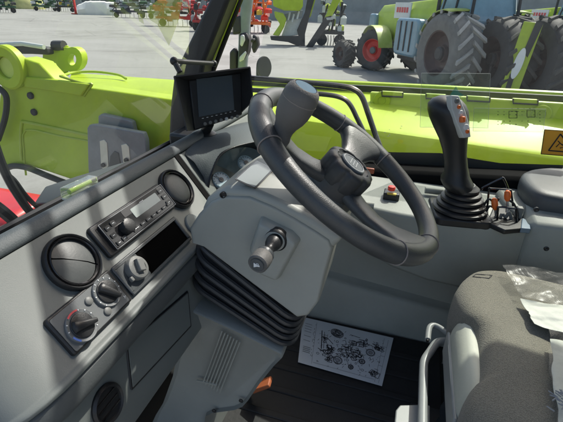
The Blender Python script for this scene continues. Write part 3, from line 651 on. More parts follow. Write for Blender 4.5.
# right side window
sw2 = thing('side_window', (1.455, -.05, 1.70), 'large clear right side window beside the joystick console', 'window')
GX = 1.455
mb = MB(); mb.add([(GX, .60, 1.62), (GX, -.92, 1.62), (GX, -.92, 2.72), (GX, .36, 2.72)], [(0, 1, 2, 3)]); mb.build('pane', 'windshield', sw2)
fr_ = MB()
top = [(355, 150), (385, 152), (440, 153), (475, 159), (500, 163), (563, 165)]
q0 = [onX(*p, GX-.003) for p in top]; q1 = [onX(p[0], p[1]+14, GX-.003) for p in top]
fr_.loft([q0, q1], closed=False, cap=False); fr_.build('frit_border', 'fritdots', sw2)
# dotted printed border fading upwards
fm_ = bpy.data.materials.new('frit_dots'); fm_.use_nodes = True; nt = fm_.node_tree; b = nt.nodes['Principled BSDF']; b.inputs['Base Color'].default_value = (.05, .055, .055, 1); b.inputs['Roughness'].default_value = .3
tc = nt.nodes.new('ShaderNodeTexCoord'); vo = nt.nodes.new('ShaderNodeTexVoronoi'); vo.inputs['Scale'].default_value = 520; vo.inputs['Randomness'].default_value = 0
nt.links.new(tc.outputs['Object'], vo.inputs['Vector']); lt = nt.nodes.new('ShaderNodeMath'); lt.operation = 'LESS_THAN'; lt.inputs[1].default_value = .68
nt.links.new(vo.outputs['Distance'], lt.inputs[0]); nt.links.new(lt.outputs[0], b.inputs['Alpha']); M['fritdots'] = fm_
bpy.data.objects['frit_border'].data.materials[0] = fm_
# decals on the side window
def on_glass(pts, name, m, th=.0006, gx=GX-.004):
    q = [onX(*p, gx) for p in pts]; mb = MB(); mb.loft([[V((gx, p.y, p.z)) for p in q], [V((gx-th, p.y, p.z)) for p in q]]); return mb
def outline(mb, pts, gx, w):
    loop(mb, [onX(*p, gx) for p in pts], w)
p1 = ((421.5, 73), (490.5, 73.5), (488, 128), (420, 127))
st = tag(on_glass(p1, 'window_sticker', 'decal', .0004).build('window_sticker', 'decal'), 'clear square window sticker behind the joystick head with a teal print', 'sticker')
mb = MB(); outline(mb, p1, GX-.0055, .0004); mb.build('edge', 'pale_grey', st)
mb = MB(); q = [onX(*p, GX-.0055) for p in ((450, 95), (456, 86), (459, 92), (464, 95), (459, 98), (455, 101))]; mb.add(q, [list(range(6))]); mb.build('print', 'teal', st)
p2 = ((474, 108), (546, 109), (543, 132), (473, 131))
st2 = tag(on_glass(p2, 'window_sticker', 'decal').build('window_sticker', 'decal'), 'clear window sticker printed with rows of small black symbols beside the orange warning sign', 'sticker')
mb = MB()
for (px, py) in [(498+6*(i_ % 8), 111.5+3.2*(i_//8)) for i_ in range(40) if random.random() < .6]+[(512+i*6, 108.5+j*3) for i in range(4) for j in range(2)]:
    s_ = random.uniform(.35, .7); q = [onX(px+a*s_, py+b2*s_*.8, GX-.0055) for a, b2 in ((-1, -.6), (1, -.6), (1, .6), (-1, .6))]; mb.add(q, [(0, 1, 2, 3)])
for (px, py) in ((512, 114), (530, 113)):
    loop(mb, [onX(px+a, py+b2, GX-.0055) for a, b2 in ((-3, -3), (5, -3), (5, 4), (-3, 4))], .0008)
mb.build('print', 'ink', st2)
mb = MB(); outline(mb, p2, GX-.0055, .0004); mb.build('edge', 'pale_grey', st2)
p3 = ((544.5, 129.5), (580, 132), (578, 157), (541, 154))
ws_ = tag(on_glass(p3, 'warning_sign', 'sticker', .001).build('warning_sign', 'sticker'), 'orange warning sign with a black triangle pictogram at the right edge', 'sign')
mb = MB(); tri = [(560.5, 134), (548.5, 150.5), (574, 152.5)]
loop(mb, [onX(*p, GX-.0062) for p in tri], .0018)
mb.tube([onX(*p, GX-.0062) for p in ((556, 147), (560, 143), (565, 147), (560, 148))], .0016, 5, False); mb.tube([onX(*p, GX-.0062) for p in ((558, 141), (562, 145), (566, 142))], .0014, 5)
loop(mb, [onX(*p, GX-.0062) for p in p3], .0011); mb.build('pictogram', 'ink', ws_)
# guard rails outside the side window
for nm, P, lab in (('outer', ((235, 76.5), (250, 78), (300, 82), (340, 86), (354, 89.5), (362, 97), (369, 116), (377, 139), (390, 172)), 'upper bent black guard rail outside the side window, the longer of two'),
                   ('inner', ((238, 89), (253, 90), (290, 92), (326, 94.5), (342, 98), (350, 104.5), (357, 118), (366, 137), (380, 170)), 'lower bent black guard rail outside the side window, nested inside the longer rail')):
    mb = MB(); mb.tube(spline([onX(*p, 1.52) for p in P], 5), .0100 if nm == 'outer' else .0088, 10)
    tag(mb.build('guard_rail', 'gloss'), lab, 'guard rail', 'window guard rails')

# =================================================================== right console
con = thing('side_console', (1.1, -.15, FL), 'grey right side console that carries the joystick and its switches', 'console')
ZT = 1.63
mb = MB(); rings = []
for (px, py, zt, dz) in ((336, 198, 1.645, .10), (352, 203.5, 1.64, .13), (400, 214, 1.64, .18), (440, 221, 1.64, .20), (482, 226, 1.64, .21), (528, 229.5, 1.64, .21)):
    e = onZ(px, py, zt); rings.append([(e.x+.012, e.y, zt-dz), (e.x, e.y, zt-dz+.012), (e.x, e.y, zt-.008), (e.x+.008, e.y, zt), (1.356, e.y-(.02), zt+.008), (1.356, e.y-.02, zt-dz)])
mb.loft(rings); mb.build('console_top', 'console', con, bevel=.004, smooth=45)
M['wallgrey'] = mat('wall_grey', (.40, .42, .39), .5, bump=.2, bscale=500, var=.08, vscale=7); M['matte_black'] = mat('matte_black', (.010, .010, .010), .95, spec=.08)
mb = MB(); mb.loft([[(1.25, y, FL), (1.25, y, 1.56), (1.355, y, 1.58), (1.355, y, FL)] for y in (.60, .2, -.6)]); mb.build('console_wall', 'wallgrey', con, bevel=.01)
mb = MB(); mb.loft([[(1.205, y, FL), (1.208, y, z-.012), (1.218, y, z), (1.245, y, z+.004), (1.285, y, z+.035), (1.285, y, FL)] for y, z in ((.58, 1.345), (.15, 1.307), (-.22, 1.272), (-.55, 1.25))]); mb.build('ledge', 'wallgrey', con, bevel=.006, smooth=45)
e0 = onZ(528, 229.5, 1.64)
mb = MB(); mb.loft([[(e0.x+.012+dx_, y, 1.36), (e0.x-.006+dx_, y, 1.42), (e0.x-.008+dx_, y, zt-.01), (e0.x+.004+dx_, y, zt), (1.354, y, zt+.01), (1.354, y, 1.36)] for y, zt, dx_ in ((e0.y+.004, 1.648, .012), (e0.y-.012, 1.665, .0), (e0.y-.10, 1.672, -.01), (-.75, 1.675, -.02))]); rp_ = mb.build('rear_panel', 'console_lt', con, bevel=.006)
M['console_lt'] = mat('console_grey', (.30, .315, .285), .5, bump=.2, bscale=500, var=.08, vscale=7); rp_.data.materials[0] = M['console_lt']
for px, py in ((546, 248), (536, 209), (497, 266)):
    p = onX(px, py, e0.x-.008); mb = MB(); mb.lathe([(.0065, 0), (.0065, .003), (.004, .004), (.001, .0025)], aim((e0.x-.010 if px != 497 else e0.x-.001, p.y, p.z), (-1, 0, .0)), 14); mb.build('screw', 'black', con)
# armrest lid
ac_ = onZ(548, 183, 1.715)
mb = MB(); al = [onZ(*p, 1.715) for p in ((521, 178), (526, 171), (545, 168), (580, 167), (610, 180), (600, 204), (563, 199), (535, 192))]
ctr = sum(al, V())/len(al); sp_ = spline(al, 5, True)
mb.loft([[V((ctr.x+(p.x-ctr.x)*k, ctr.y+(p.y-ctr.y)*k, z)) for p in sp_] for k, z in ((.86, 1.640), (.95, 1.655), (1.0, 1.68), (1.0, 1.700), (.97, 1.712), (.90, 1.718), (.75, 1.720), (.35, 1.721))]); mb.build('armrest_lid', 'trim2', con, smooth=60)
M['trim2'] = mat('armrest_dark', (.075, .081, .085), .5, bump=.2, bscale=500, var=.08); bpy.data.objects['armrest_lid'].data.materials[0] = M['trim2']
# sloping cover in front of the armrest
mb = MB(); sq = [onZ(*p, 1.665) for p in ((497, 190), (518, 172), (530, 178), (536, 200), (522, 214), (510, 205))]
mb.loft([[p+V((0, 0, -.05)) for p in sq], sq]); mb.build('armrest_base', 'console_lt', con, bevel=.01)
# =================================================================== joystick
jb = onZ(459, 214, 1.640)
joy = thing('joystick', tuple(jb), 'black joystick with ribbed boot and coloured buttons on the right console', 'joystick')
mb = MB(); JF = T(jb.x+.012, jb.y, jb.z) @ Matrix.Rotation(R(8), 4, 'Z')
mb.prism(rrect(.150, .150, .02), -.012, .010, JF); mb.build('base_plate', 'black', joy, bevel=.004)
prof = []; k = 5
for i in range(k):
    r_ = .074-i*.0085; h = .010+i*.0140; prof += [(r_*.88, h), (r_, h+.003), (r_*.985, h+.0095), (r_*.85, h+.0135)]
prof += [(.030, .082), (.026, .086)]
mb = MB(); mb.lathe(prof, JF, 44, lambda a, r, h: 1+(.07*max(0, h < .03)*abs(math.cos(2*a)) if False else 0)); mb.build('boot', 'bellow', joy, smooth=30)
# grip: path through pixels at the stick's own plane facing the camera
jn = V((-.9, .1, .3)).normalized(); jc = jb+V((.012, 0, .10))
jp = lambda px, py: on(px, py, jc, V((-1, 0, .0)))
path = [(459, 190, 15), (458, 184, 17), (457, 180, 16), (457, 174, 12.5), (456, 164, 11.5), (454.5, 152, 12), (453, 141, 14), (451, 131, 17), (449, 121, 19.5), (448, 113, 20.5), (448, 107, 20), (449, 101.5, 16.5), (450.5, 98, 11), (451.5, 96, 3)]
rings = []
for (px, py, w) in path:
    c = jp(px, py); hw = w/F_PX*((c-CAM).dot(hd)); rings.append([c+V((0, hw*math.cos(a)*1.0, hw*math.cos(a)*.12))+V((hw*math.sin(a)*.95, 0, 0)) for a in [2*math.pi*i/24 for i in range(24)]])
mb = MB(); mb.loft(rings); mb.build('grip', 'black', joy, smooth=70)
# button face on the rear right side of the head
bfn = V((-.80, -.52, .28)).normalized()
def jface(px, py): return on(px, py, jp(462, 115)+V((-.043, -.004, .0)), bfn)
fpl = [jface(*p) for p in ((451, 95), (459, 95.5), (465.5, 111), (470, 127), (471, 137), (464, 138), (457, 123), (452, 109))]
mb = MB(); mb.loft([[p-bfn*.02 for p in fpl], fpl]); mb.build('button_panel', 'pale_grey', joy, bevel=.002)
for (px, py, m_, r_) in ((456.5, 101, 'sock', .0062), (458.5, 107, 'orange', .0048), (460.5, 112.5, 'white', .0056), (465.5, 127, 'white', .0075), (467, 131.5, 'orange', .005)):
    mb = MB(); mb.lathe([(r_, -.001), (r_, .003), (r_*.8, .0042), (.0005, .0045)], aim(jface(px, py), bfn), 16); mb.build('button', m_, joy)
mb = MB(); a = jface(461, 119.5); mb.box((0, 0, .005), (.012, .015, .012), aim(a, bfn)); mb.build('rocker', 'orange', joy, bevel=.003)
# =================================================================== toggle switches with wire guards
sp0 = onZ(503, 222, 1.642)
tog = thing('switch_panel', tuple(sp0), 'black switch panel with two orange tipped toggles under wire guards behind the joystick', 'switch panel')
mb = MB(); q = [onZ(*p, 1.648) for p in ((487, 222), (494, 205), (522, 209), (527, 228), (505, 230))]; mb.loft([[p-V((0, 0, .014)) for p in q], q]); mb.build('base_plate', 'black', tog, bevel=.003)
mb = MB(); q = [onZ(*p, 1.651) for p in ((521, 228), (522, 218), (529, 218.5), (531, 229))]; mb.loft([[p-V((0, 0, .014)) for p in q], q]); mb.build('label_strip', 'bluestrip', tog, bevel=.002)
M['bluestrip'] = mat('blue_strip', (.13, .19, .25), .4); bpy.data.objects['label_strip'].data.materials[0] = M['bluestrip']
TX = sp0.x+.01
for P in (((481, 190), (484, 187), (500, 179), (504, 179), (510, 194)), ((487, 212), (489, 190), (491, 188.5), (509, 190), (511, 192), (513, 206)), ((497, 226), (498, 209), (500, 207), (514, 208.5), (516, 210), (517, 226))):
    zo = 0; mb = MB(); mb.tube(spline([onX(*p, TX+(.03 if P[0][0] < 485 else .012 if P[0][0] < 490 else -.012)) for p in P], 4), .0028, 8); mb.build('wire_guard', 'gloss', tog)
for (px, py, px2, py2, r_) in ((497, 222, 494.5, 202, .0085), (507, 212, 507.5, 194, .0085)):
    a = onX(px, py, TX); b2 = onX(px2, py2, TX); fr = aim(a, b2-a); l_ = (b2-a).length
    mb = MB(); mb.lathe([(.004, 0), (.0035, l_*.6), (.0045, l_*.7)], fr, 12); t0 = mb.build('toggle', 'steel', tog)
    mb = MB(); mb.lathe([(.0045, l_*.62), (r_*.9, l_*.72), (r_, l_*.9), (r_*.9, l_*1.1), (r_*.5, l_*1.18), (.0005, l_*1.2)], fr, 16); mb.build('toggle_tip', 'orange', t0)
mb = MB(); mb.tube(spline([onX(*p, TX+.004) for p in ((499, 222), (502, 214), (506, 217), (509, 212), (511, 219), (507, 223))], 5), .0045, 8); mb.build('cable_loop', 'sock', tog)
for P in (((488, 226), (486, 214), (490, 206), (496, 212), (494, 222)), ((512, 226), (518, 216), (514, 204), (508, 200)), ((484, 205), (489, 199), (495, 203), (499, 198))):
    mb = MB(); mb.tube(spline([onX(*p, TX+.008) for p in P], 5), .0030, 6); mb.build('cable', 'rubber', tog)
mb = MB(); a = onX(519, 212, TX+.02); mb.box((a.x, a.y, a.z), (.02, .016, .03)); mb.build('bracket', 'sock', tog, bevel=.003)
# red and yellow push switch between wheel and joystick
pb0 = onZ(391, 198, 1.645)
ps_ = thing('push_switch', tuple(pb0), 'small red and yellow push switch on the console left of the joystick boot', 'switch')
mb = MB(); mb.box((pb0.x+.008, pb0.y, 1.652), (.042, .046, .022)); mb.build('housing', 'black', ps_, bevel=.003)
c = onX(391.5, 195.5, pb0.x-.012); mb = MB(); mb.box((c.x+.006, c.y, c.z), (.014, .030, .011)); mb.build('yellow_base', 'yellow', ps_, bevel=.003)
c = onX(391.5, 189, pb0.x-.006); mb = MB(); mb.lathe([(.010, -.006), (.0115, .002), (.0095, .006), (.0005, .0075)], T(c.x+.006, c.y, c.z), 18); mb.build('red_button', 'redb', ps_)
# pale levers/caps in front of it
for (px, py, L_) in ((425, 190, .05), (352, 203, .06)):
    a = onZ(px, py, 1.66); mb = MB(); mb.tube([a, a+V((.004, -L_, 0))], .010, 12); tag(mb.build('console_cap', 'shroud'), 'short grey roller cap on the console beside the joystick boot' if px > 400 else 'short grey roller cap on the console below the wheel hub', 'cap')
# dark recess of the side wall with a reddish lens
a = onX(365, 170, 1.345); mb = MB(); mb.box((a.x, a.y, a.z), (.012, .06, .018)); tag(mb.build('red_reflector', 'reflect', bevel=.003), 'dull orange reflector strip on the black wall behind the hub cap', 'reflector')
M['reflect'] = mat('dull_orange', (.28, .06, .02), .4); bpy.data.objects['red_reflector'].data.materials[0] = M['reflect']

# =================================================================== seat
seat = thing('driver_seat', (.72, -.45, FL), 'grey fabric driver seat cushion with a cream trim panel at its front edge', 'seat')
outl = [(.480, -.27), (.478, -.215), (.495, -.178), (.535, -.160), (.575, -.163), (.600, -.173), (.622, -.188), (.70, -.197), (.755, -.196), (.780, -.186), (.805, -.172), (.86, -.164), (.92, -.172), (.985, -.205), (1.012, -.25), (1.012, -.31), (.995, -.45), (.98, -.70), (.50, -.70), (.49, -.45)]
so_ = spline([(*p, 0) for p in outl], 4, True); cx_, cy_ = .73, -.42
def cush_z(x, y):
    u = (x-.73)/.25; return -.012*(1-u*u)+.012*u**4-.02*max(0, (y+.25)/.12)**2*(1 if y > -.25 else 0)
rings = []
for k, z in ((.93, 1.44), (.985, 1.455), (1.0, 1.485), (1.0, 1.515), (.995, 1.54), (.98, 1.560), (.955, 1.574), (.92, 1.582), (.86, 1.588)):
    rings.append([V((cx_+(p.x-cx_)*k, cy_+(p.y-cy_)*k, z)) for p in so_])
for k in (.76, .64, .5, .35, .2, .06, .001):
    rings.append([V((cx_+(p.x-cx_)*k, cy_+(p.y-cy_)*k, 1.590-.018*(1-k)**1.2)) for p in so_])
mb = MB(); mb.loft(rings); cu = mb.build('cushion', 'seat', seat, smooth=70)
bpy.context.view_layer.update(); dg_ = bpy.context.evaluated_depsgraph_get()
def onseat(px, py):
    h_, loc_, n_, *_r2 = sc.ray_cast(dg_, CAM, ray(px, py).normalized()); return loc_+n_*.0006
lq = [onseat(*p) for p in ((473, 277), (476, 274.5), (484, 275), (492, 275.6), (489, 278.5), (481, 277.8))]
mb = MB(); loop(mb, lq, .0012); mb.build('sewn_label', 'ink', seat)
# stitched seam line
rings = []
for x, k in ((.578, .5), (.584, .8), (.594, .95), (.61, 1), (.79, 1), (.803, .95), (.812, .8), (.817, .5)):
    rings.append([V((x, -.186+(y+.186)*k, 1.52+(z-1.52)*k)) for y, z in ((-.166, 1.462), (-.162, 1.50), (-.164, 1.522), (-.171, 1.542), (-.182, 1.557), (-.192, 1.562), (-.204, 1.558), (-.204, 1.462))])
mb = MB(); mb.loft(rings); mb.build('front_trim', 'foam', seat, smooth=50)
mb = MB(); mb.loft([[V((x, y, z)) for x, y in ((.58, -.166), (.58, -.158), (.815, -.158), (.815, -.166))] for z in (1.45, 1.508)]); mb.build('trim_edge', 'tube', seat, bevel=.003)
mb = MB(); mb.box((.73, -.44, 1.40), (.42, .48, .10)); mb.build('seat_pan', 'black', seat, bevel=.02)
mb = MB(); rings = []
for i in range(9):
    gq = .0 if i % 2 else -.014; rings.append([(x+.70, y-.40, FL+.04+i*.027) for x, y in rrect(.36+gq*2, .42+gq*2, .05)])
mb.loft(rings); mb.build('suspension_boot', 'navyboot', seat, smooth=25)
M['navyboot'] = mat('suspension_rubber', (.018, .024, .032), .5); bpy.data.objects['suspension_boot'].data.materials[0] = M['navyboot']
mb = MB(); mb.box((.70, -.38, FL+.02), (.42, .50, .04)); mb.build('base_rail', 'frame', seat, bevel=.005)
mb = MB(); mb.loft([[(x, y, z) for x, y in ((.50, yb), (.96, yb), (.96, yf-.05), (.90, yf), (.56, yf), (.50, yf-.05))] for z, yb, yf in ((1.56, -.86, -.68), (1.62, -.88, -.66), (1.95, -.92, -.73), (2.16, -.94, -.80), (2.2, -.93, -.84))]); mb.build('backrest', 'seat', seat, bevel=.02, seg=3)
zb = 1.42
mb = MB(); mb.tube(spline([onZ(*p, zb) for p in ((458, 341), (447, 341), (437, 343), (430, 352), (424.5, 361), (423.5, 372), (423, 400), (422.5, 440))], 4), .0098, 12); mb.build('slide_bar', 'tube', seat)
mb = MB(); mb.tube(spline([onZ(*p, zb+.01) for p in ((455, 338), (448, 334), (440, 328), (434, 325.5), (430, 327), (428.5, 332), (427.8, 340))], 4), .0072, 12); mb.build('adjust_lever', 'tube', seat)
e_ = onZ(427.8, 340.4, zb+.01); mb = MB(); mb.lathe([(.004, 0), (.004, .004)], aim(e_, (-.3, .1, .0)), 10); mb.build('lever_bore', 'frit', seat)
pm = [onZ(*p, 1.385) for p in ((396, 410), (400, 405), (419, 404.5), (430, 405), (430, 440), (393, 440))]
mb = MB(); mb.loft([[p-V((0, 0, .006)) for p in pm], pm]); mb.build('mounting_plate', 'tube', seat, bevel=.0025)
lt_ = [onZ(*p, 1.40) for p in ((444, 351), (451, 353), (450, 365), (442, 363))]; mb = MB(); mb.loft([[p-V((0, 0, .002)) for p in lt_], lt_]); tgo = mb.build('rating_tag', 'sock', seat)
mb = MB(); l2_ = [onZ(*p, 1.402) for p in ((446, 358), (449, 358.5), (448, 362.5), (444.5, 362))]; mb.add(l2_, [(0, 1, 2, 3)]); mb.build('tag_print', 'ink', tgo)
# =================================================================== things lying on seat and floor
def sheet(pts, z0, amp, nx=22, ny=22, seed=1, thick=.0008, film=False):
    rnd = random.Random(seed); a, b2, c, d = [V(p) for p in pts]; ph = [rnd.uniform(0, 6) for _ in range(8)]
    mb = MB(); vs = []
    for s_ in (0, 1):
        for j in range(ny+1):
            for i in range(nx+1):
                u, v = i/nx, j/ny; p = a.lerp(b2, u).lerp(d.lerp(c, u), v)
                w = math.sin(u*7+ph[0]+2*v)*math.sin(v*5+ph[1])+.35*math.sin(u*11+v*8+ph[2])+.12*math.sin(u*21-v*17+ph[3])+.45*abs(math.sin(9*u+14*v+ph[4]))
                e = .003*math.sin(v*9+ph[5])+.0012*math.sin(v*23+ph[6])
                vs.append(p+V((e, .6*e, z0+amp*(w+1.8)/2-s_*thick)))
    n = (nx+1)*(ny+1); fs = []
    if film:
        return mb.add(vs[:n], [(j*(nx+1)+i, j*(nx+1)+i+1, j*(nx+1)+i+nx+2, j*(nx+1)+i+nx+1) for j in range(ny) for i in range(nx)])
    for j in range(ny):
        for i in range(nx):
            q = j*(nx+1)+i; fs.append((q, q+1, q+nx+2, q+nx+1)); fs.append((n+q, n+q+nx+1, n+q+nx+2, n+q+1))
    for i in range(nx): fs.append((i, n+i, n+i+1, i+1)); q = ny*(nx+1)+i; fs.append((q, q+1, n+q+1, n+q))
    for j in range(ny): q = j*(nx+1); fs.append((q, q+nx+1, n+q+nx+1, n+q)); q += nx; fs.append((q, n+q, n+q+nx+1, q+nx+1))
    return mb.add(vs, fs)
def zs(px, py, z=1.592): return onZ(px, py, z)
doc = thing('document_sheet', tuple(zs(545, 315)), 'crumpled white document sheet in the plastic bag at the rear of the seat', 'paper')
sheet([zs(520, 302), zs(610, 318), zs(610, 352), zs(533, 326)], .003, .005, seed=3).build('sheet', 'docpaper', doc, smooth=80)
M['docpaper'] = mat('document_paper', (.62, .63, .56), .7, bump=.4, bscale=60, var=.12, vscale=40)
doc.children[0].data.materials[0] = M['docpaper']
doc2 = tag(sheet([zs(548, 343), zs(620, 350), zs(620, 450), zs(556, 432)], .004, .006, seed=9).build('document_sheet', 'docpaper', smooth=80), 'large white document sheet in clear wrapping at the right corner of the seat', 'paper')
mb = MB(); 
for i in range(16):
    p = zs(554+random.uniform(0, 9), 388+random.uniform(0, 26), 1.617); p2_ = p+V((random.uniform(-.012, .012), random.uniform(-.012, .012), 0)); mb.tube([p, p2_], .0011, 5)
mb.build('print', 'ink2', doc2)
tag(sheet([zs(500, 271), zs(600, 280), zs(600, 322), zs(521, 304)], .009, .008, seed=5, film=True).build('plastic_bag', 'clear', smooth=80), 'clear crinkled plastic bag lying behind the seat edge above the crumpled sheet', 'plastic bag')
tag(sheet([zs(544, 338), zs(640, 330), zs(640, 470), zs(553, 440)], .013, .007, seed=6, film=True).build('plastic_wrap', 'clear', smooth=80), 'clear plastic wrapping over the large sheet at the right corner', 'plastic wrap')
# printed parts sheet on the floor
Q = [onZ(*p, FL+.018) for p in ((303, 317), (393.5, 338), (382, 386), (298, 362))]
ex = (Q[1]-Q[0]); ey = (Q[0]-Q[3]); exn = ex.normalized(); ez = V((0, 0, 1)); eyn = ez.cross(exn)
ps0 = thing('parts_sheet', tuple(sum(Q, V())/4), 'white sheet printed with an exploded parts drawing on the black floor', 'paper')
Qc = [Q[0]+(Q[3]-Q[0])*.12, Q[0]+(Q[1]-Q[0])*.03, Q[1], Q[2], Q[3]]
mb = MB(); mb.loft([[p-V((0, 0, .0012)) for p in Qc], Qc]); mb.build('sheet', 'paper', ps0)
def pf_(u, v): return Q[0].lerp(Q[1], u).lerp(Q[3].lerp(Q[2], u), v)+V((0, 0, .0006))
def pl_(mb, pts, w, closed=False):
    P = [pf_(*p) for p in pts]; n = len(P)
    for i in range(n if closed else n-1):
        a, b2 = P[i], P[(i+1) % n]; d = b2-a
        if d.length < 1e-6: continue
        e = V((-d.y, d.x, 0)).normalized()*w/2; k = V((0, 0, .0003)); mb.loft([[a+e, a-e, b2-e, b2+e], [a+e+k, a-e+k, b2-e+k, b2+e+k]])
rnd = random.Random(4); mb = MB(); mg = MB()
def el(cu_, cv, ru, rv, n=18, rot=0): return [(cu_+ru*math.cos(2*math.pi*i/n)*math.cos(rot)-rv*math.sin(2*math.pi*i/n)*math.sin(rot)*.6, cv+1.5*(ru*math.cos(2*math.pi*i/n)*math.sin(rot)+rv*math.sin(2*math.pi*i/n)*math.cos(rot))*.8) for i in range(n)]
W1 = .0015
for (u, v, r_) in ((.46, .76, .055), (.80, .44, .05), (.73, .66, .035), (.62, .82, .03)):
    for k in (1, .8, .45, .2): pl_(mb, el(u, v, r_*k, r_*k*1.2, rot=.3), W1, True)
def blob(u, v, r_, n):
    for _ in range(n):
        a = rnd.uniform(0, 6.28); q_ = r_*math.sqrt(rnd.random()); c = (u+q_*math.cos(a), v+1.5*q_*math.sin(a)); w_, h_ = rnd.uniform(.008, .03), rnd.uniform(.01, .04); t_ = rnd.uniform(-.5, .5)
        P_ = [(c[0]+x*w_*math.cos(t_)-y*h_*math.sin(t_), c[1]+x*w_*math.sin(t_)+y*h_*math.cos(t_)) for x, y in ((-1, -1), (1, -1), (1, 1), (-1, 1))]
        pl_(mb, P_ if rnd.random() < .6 else P_[:3], rnd.choice((.0009, .0012, .0018)), rnd.random() < .5)
for (u, v, r_, n) in ((.58, .42, .09, 26), (.66, .58, .07, 18), (.50, .60, .06, 14), (.34, .60, .05, 12), (.86, .30, .05, 10), (.88, .80, .04, 9), (.70, .30, .05, 10), (.36, .78, .04, 8), (.27, .40, .04, 8)): blob(u, v, r_, n)
for (u, v, r_) in ((.405, .20, .07),):
    for k in (1, .85, .7, .5, .33, .2): pl_(mb, el(u, v, r_*k*1.1, r_*k*1.1, rot=.5), .0016, True)
    for i in range(26):
        a = rnd.uniform(0, 6.28); q_ = rnd.uniform(.1, .9)*r_; c = (u+q_*math.cos(a), v+q_*1.2*math.sin(a)); pl_(mb, [c, (c[0]+rnd.uniform(-.02, .02), c[1]+rnd.uniform(-.03, .03))], .0016)
pl_(mb, [(.235, .22), (.255, .62)], .0028); pl_(mb, [(.265, .24), (.28, .60)], .0014); pl_(mb, [(.215, .62), (.30, .68)], .0022); pl_(mb, [(.24, .66), (.36, .60)], .0024)
pl_(mb, [(.32, .48), (.34, .70), (.40, .52)], .0018); pl_(mb, [(.31, .36), (.38, .46)], .0018); pl_(mb, [(.80, .24), (.93, .33)], .0022); pl_(mb, [(.78, .28), (.92, .37), (.94, .34)], .0016)
pl_(mb, [(.55, .16), (.66, .18)], .0016); pl_(mb, [(.86, .78), (.95, .80), (.94, .90), (.85, .87)], .0014, True); pl_(mb, [(.89, .78), (.90, .88)], .0014)
for _ in range(110):
    u, v = rnd.uniform(.2, .92), rnd.uniform(.12, .92); pl_(mb, [(u, v), (u+rnd.uniform(-.025, .025), v+rnd.uniform(-.05, .05))], .0010)
for _ in range(16):
    u, v = rnd.uniform(.22, .9), rnd.uniform(.15, .88); pl_(mb, el(u, v, rnd.uniform(.008, .02), rnd.uniform(.01, .022), 8), .0010, True)
mb.build('drawing', 'ink', ps0)
for v in (.14, .20, .26, .32, .42, .52): pl_(mg, [(.035, v), (.115, v+.01)], .0016)
for i in range(4): pl_(mg, [(.04, .66+.035*i), (.13, .665+.035*i)], .0026)
pl_(mg, [(.165, .06), (.165, .96)], .0008); pl_(mg, [(.91, .06), (.91, .97)], .0008); pl_(mg, [(.955, .08), (.955, .97)], .0008); pl_(mg, [(.18, .93), (.9, .93)], .0008)
for v in (.25, .45, .65, .82): pl_(mg, [(.91, v), (.955, v)], .0008)
for _ in range(20): u = .14+rnd.uniform(0, .02); v = rnd.uniform(.1, .9); pl_(mg, [(u, v), (u, v+.03)], .0012)
mg.build('table_print', 'ink2', ps0)
# floor pedal
a = onZ(262, 385, FL+.075); mb = MB(); mb.box((0, 0, 0), (.036, .058, .012), T(a.x, a.y, FL+.075) @ Matrix.Rotation(R(-35), 4, 'X') @ Matrix.Rotation(R(8), 4, 'Z'))
pd = tag(mb.build('pedal', 'pedalm', bevel=.003), 'small rust orange pedal pad on the floor beside the column foot', 'pedal')
M['pedalm'] = mat('pedal_orange', (.42, .12, .045), .6, var=.15, vscale=30); pd.data.materials[0] = M['pedalm']
mb = MB(); mb.tube([(a.x, a.y+.006, FL+.07), (a.x+.01, a.y+.05, FL+.005)], .007, 8); mb.build('pedal_arm', 'frame', pd)
# lens vial resting at the foot of the windscreen
c0_, c1_ = onY(67, 193, .725), onY(92, 181, .725); fr = aim((c0_+c1_)/2, (c1_-c0_)); L_ = (c1_-c0_).length
vi = thing('spirit_level', tuple((c0_+c1_)/2), 'clear spirit level block with lime liquid lying at the foot of the windscreen', 'spirit level')
mb = MB(); mb.box((0, 0, 0), (.030, .028, L_*1.18), fr); mb.build('block', 'vialglass', vi, bevel=.006, seg=3)
M['vialglass'] = glass('vial_glass', (.88, .95, .85), .22, 2.0); bpy.data.objects['block'].data.materials[0] = M['vialglass']
mb = MB(); mb.tube([fr @ V((0, 0, -L_*.42)), fr @ V((0, 0, L_*.42))], .0065, 14); mb.build('vial', 'vial', vi)
mb = MB(); mb.box((0, -.016, 0), (.030, .006, L_*1.1), fr); mb.build('foot', 'pale_grey', vi, bevel=.002)

# =================================================================== machine outside
boom = thing('telescopic_boom', (2.1, .5, 1.4), 'bright lime telescopic boom of the loader running past the cab windows', 'boom')
BX, BF = 1.90, 2.35
def bn(px, py, x): return onX(px, py, x)
# main boom: near face, top, far edge
near_t = [bn(175, 101, BX), bn(250, 112, BX), bn(320, 122, BX), bn(440, 139, BX), bn(620, 166, BX)]
far_t = [bn(175, 79, BF), bn(250, 82, BF), bn(320, 86, BF), bn(440, 92, BF), bn(620, 102, BF)]
n0 = bn(68, 84, BX); f0 = bn(72, 72, BF)
near_t = [n0]+near_t; far_t = [f0]+far_t
near_t.append(near_t[-1]+(near_t[-1]-near_t[-2])*1.2); far_t.append(far_t[-1]+(far_t[-1]-far_t[-2])*1.2)
rings = []
for a, b2 in zip(near_t, far_t):
    n1_ = a.lerp(b2, .06)
    rings.append([a+V((.0, 0, -.50)), a+V((-.002, 0, -.10)), a+V((0, 0, -.018)), a+V((.006, 0, -.005)), n1_, a.lerp(b2, .94), b2+V((-.004, 0, -.004)), b2+V((0, 0, -.02)), b2+V((0, 0, -.50))])
mb = MB(); mb.loft(rings); mb.build('boom_tube', 'lime', boom, smooth=30)
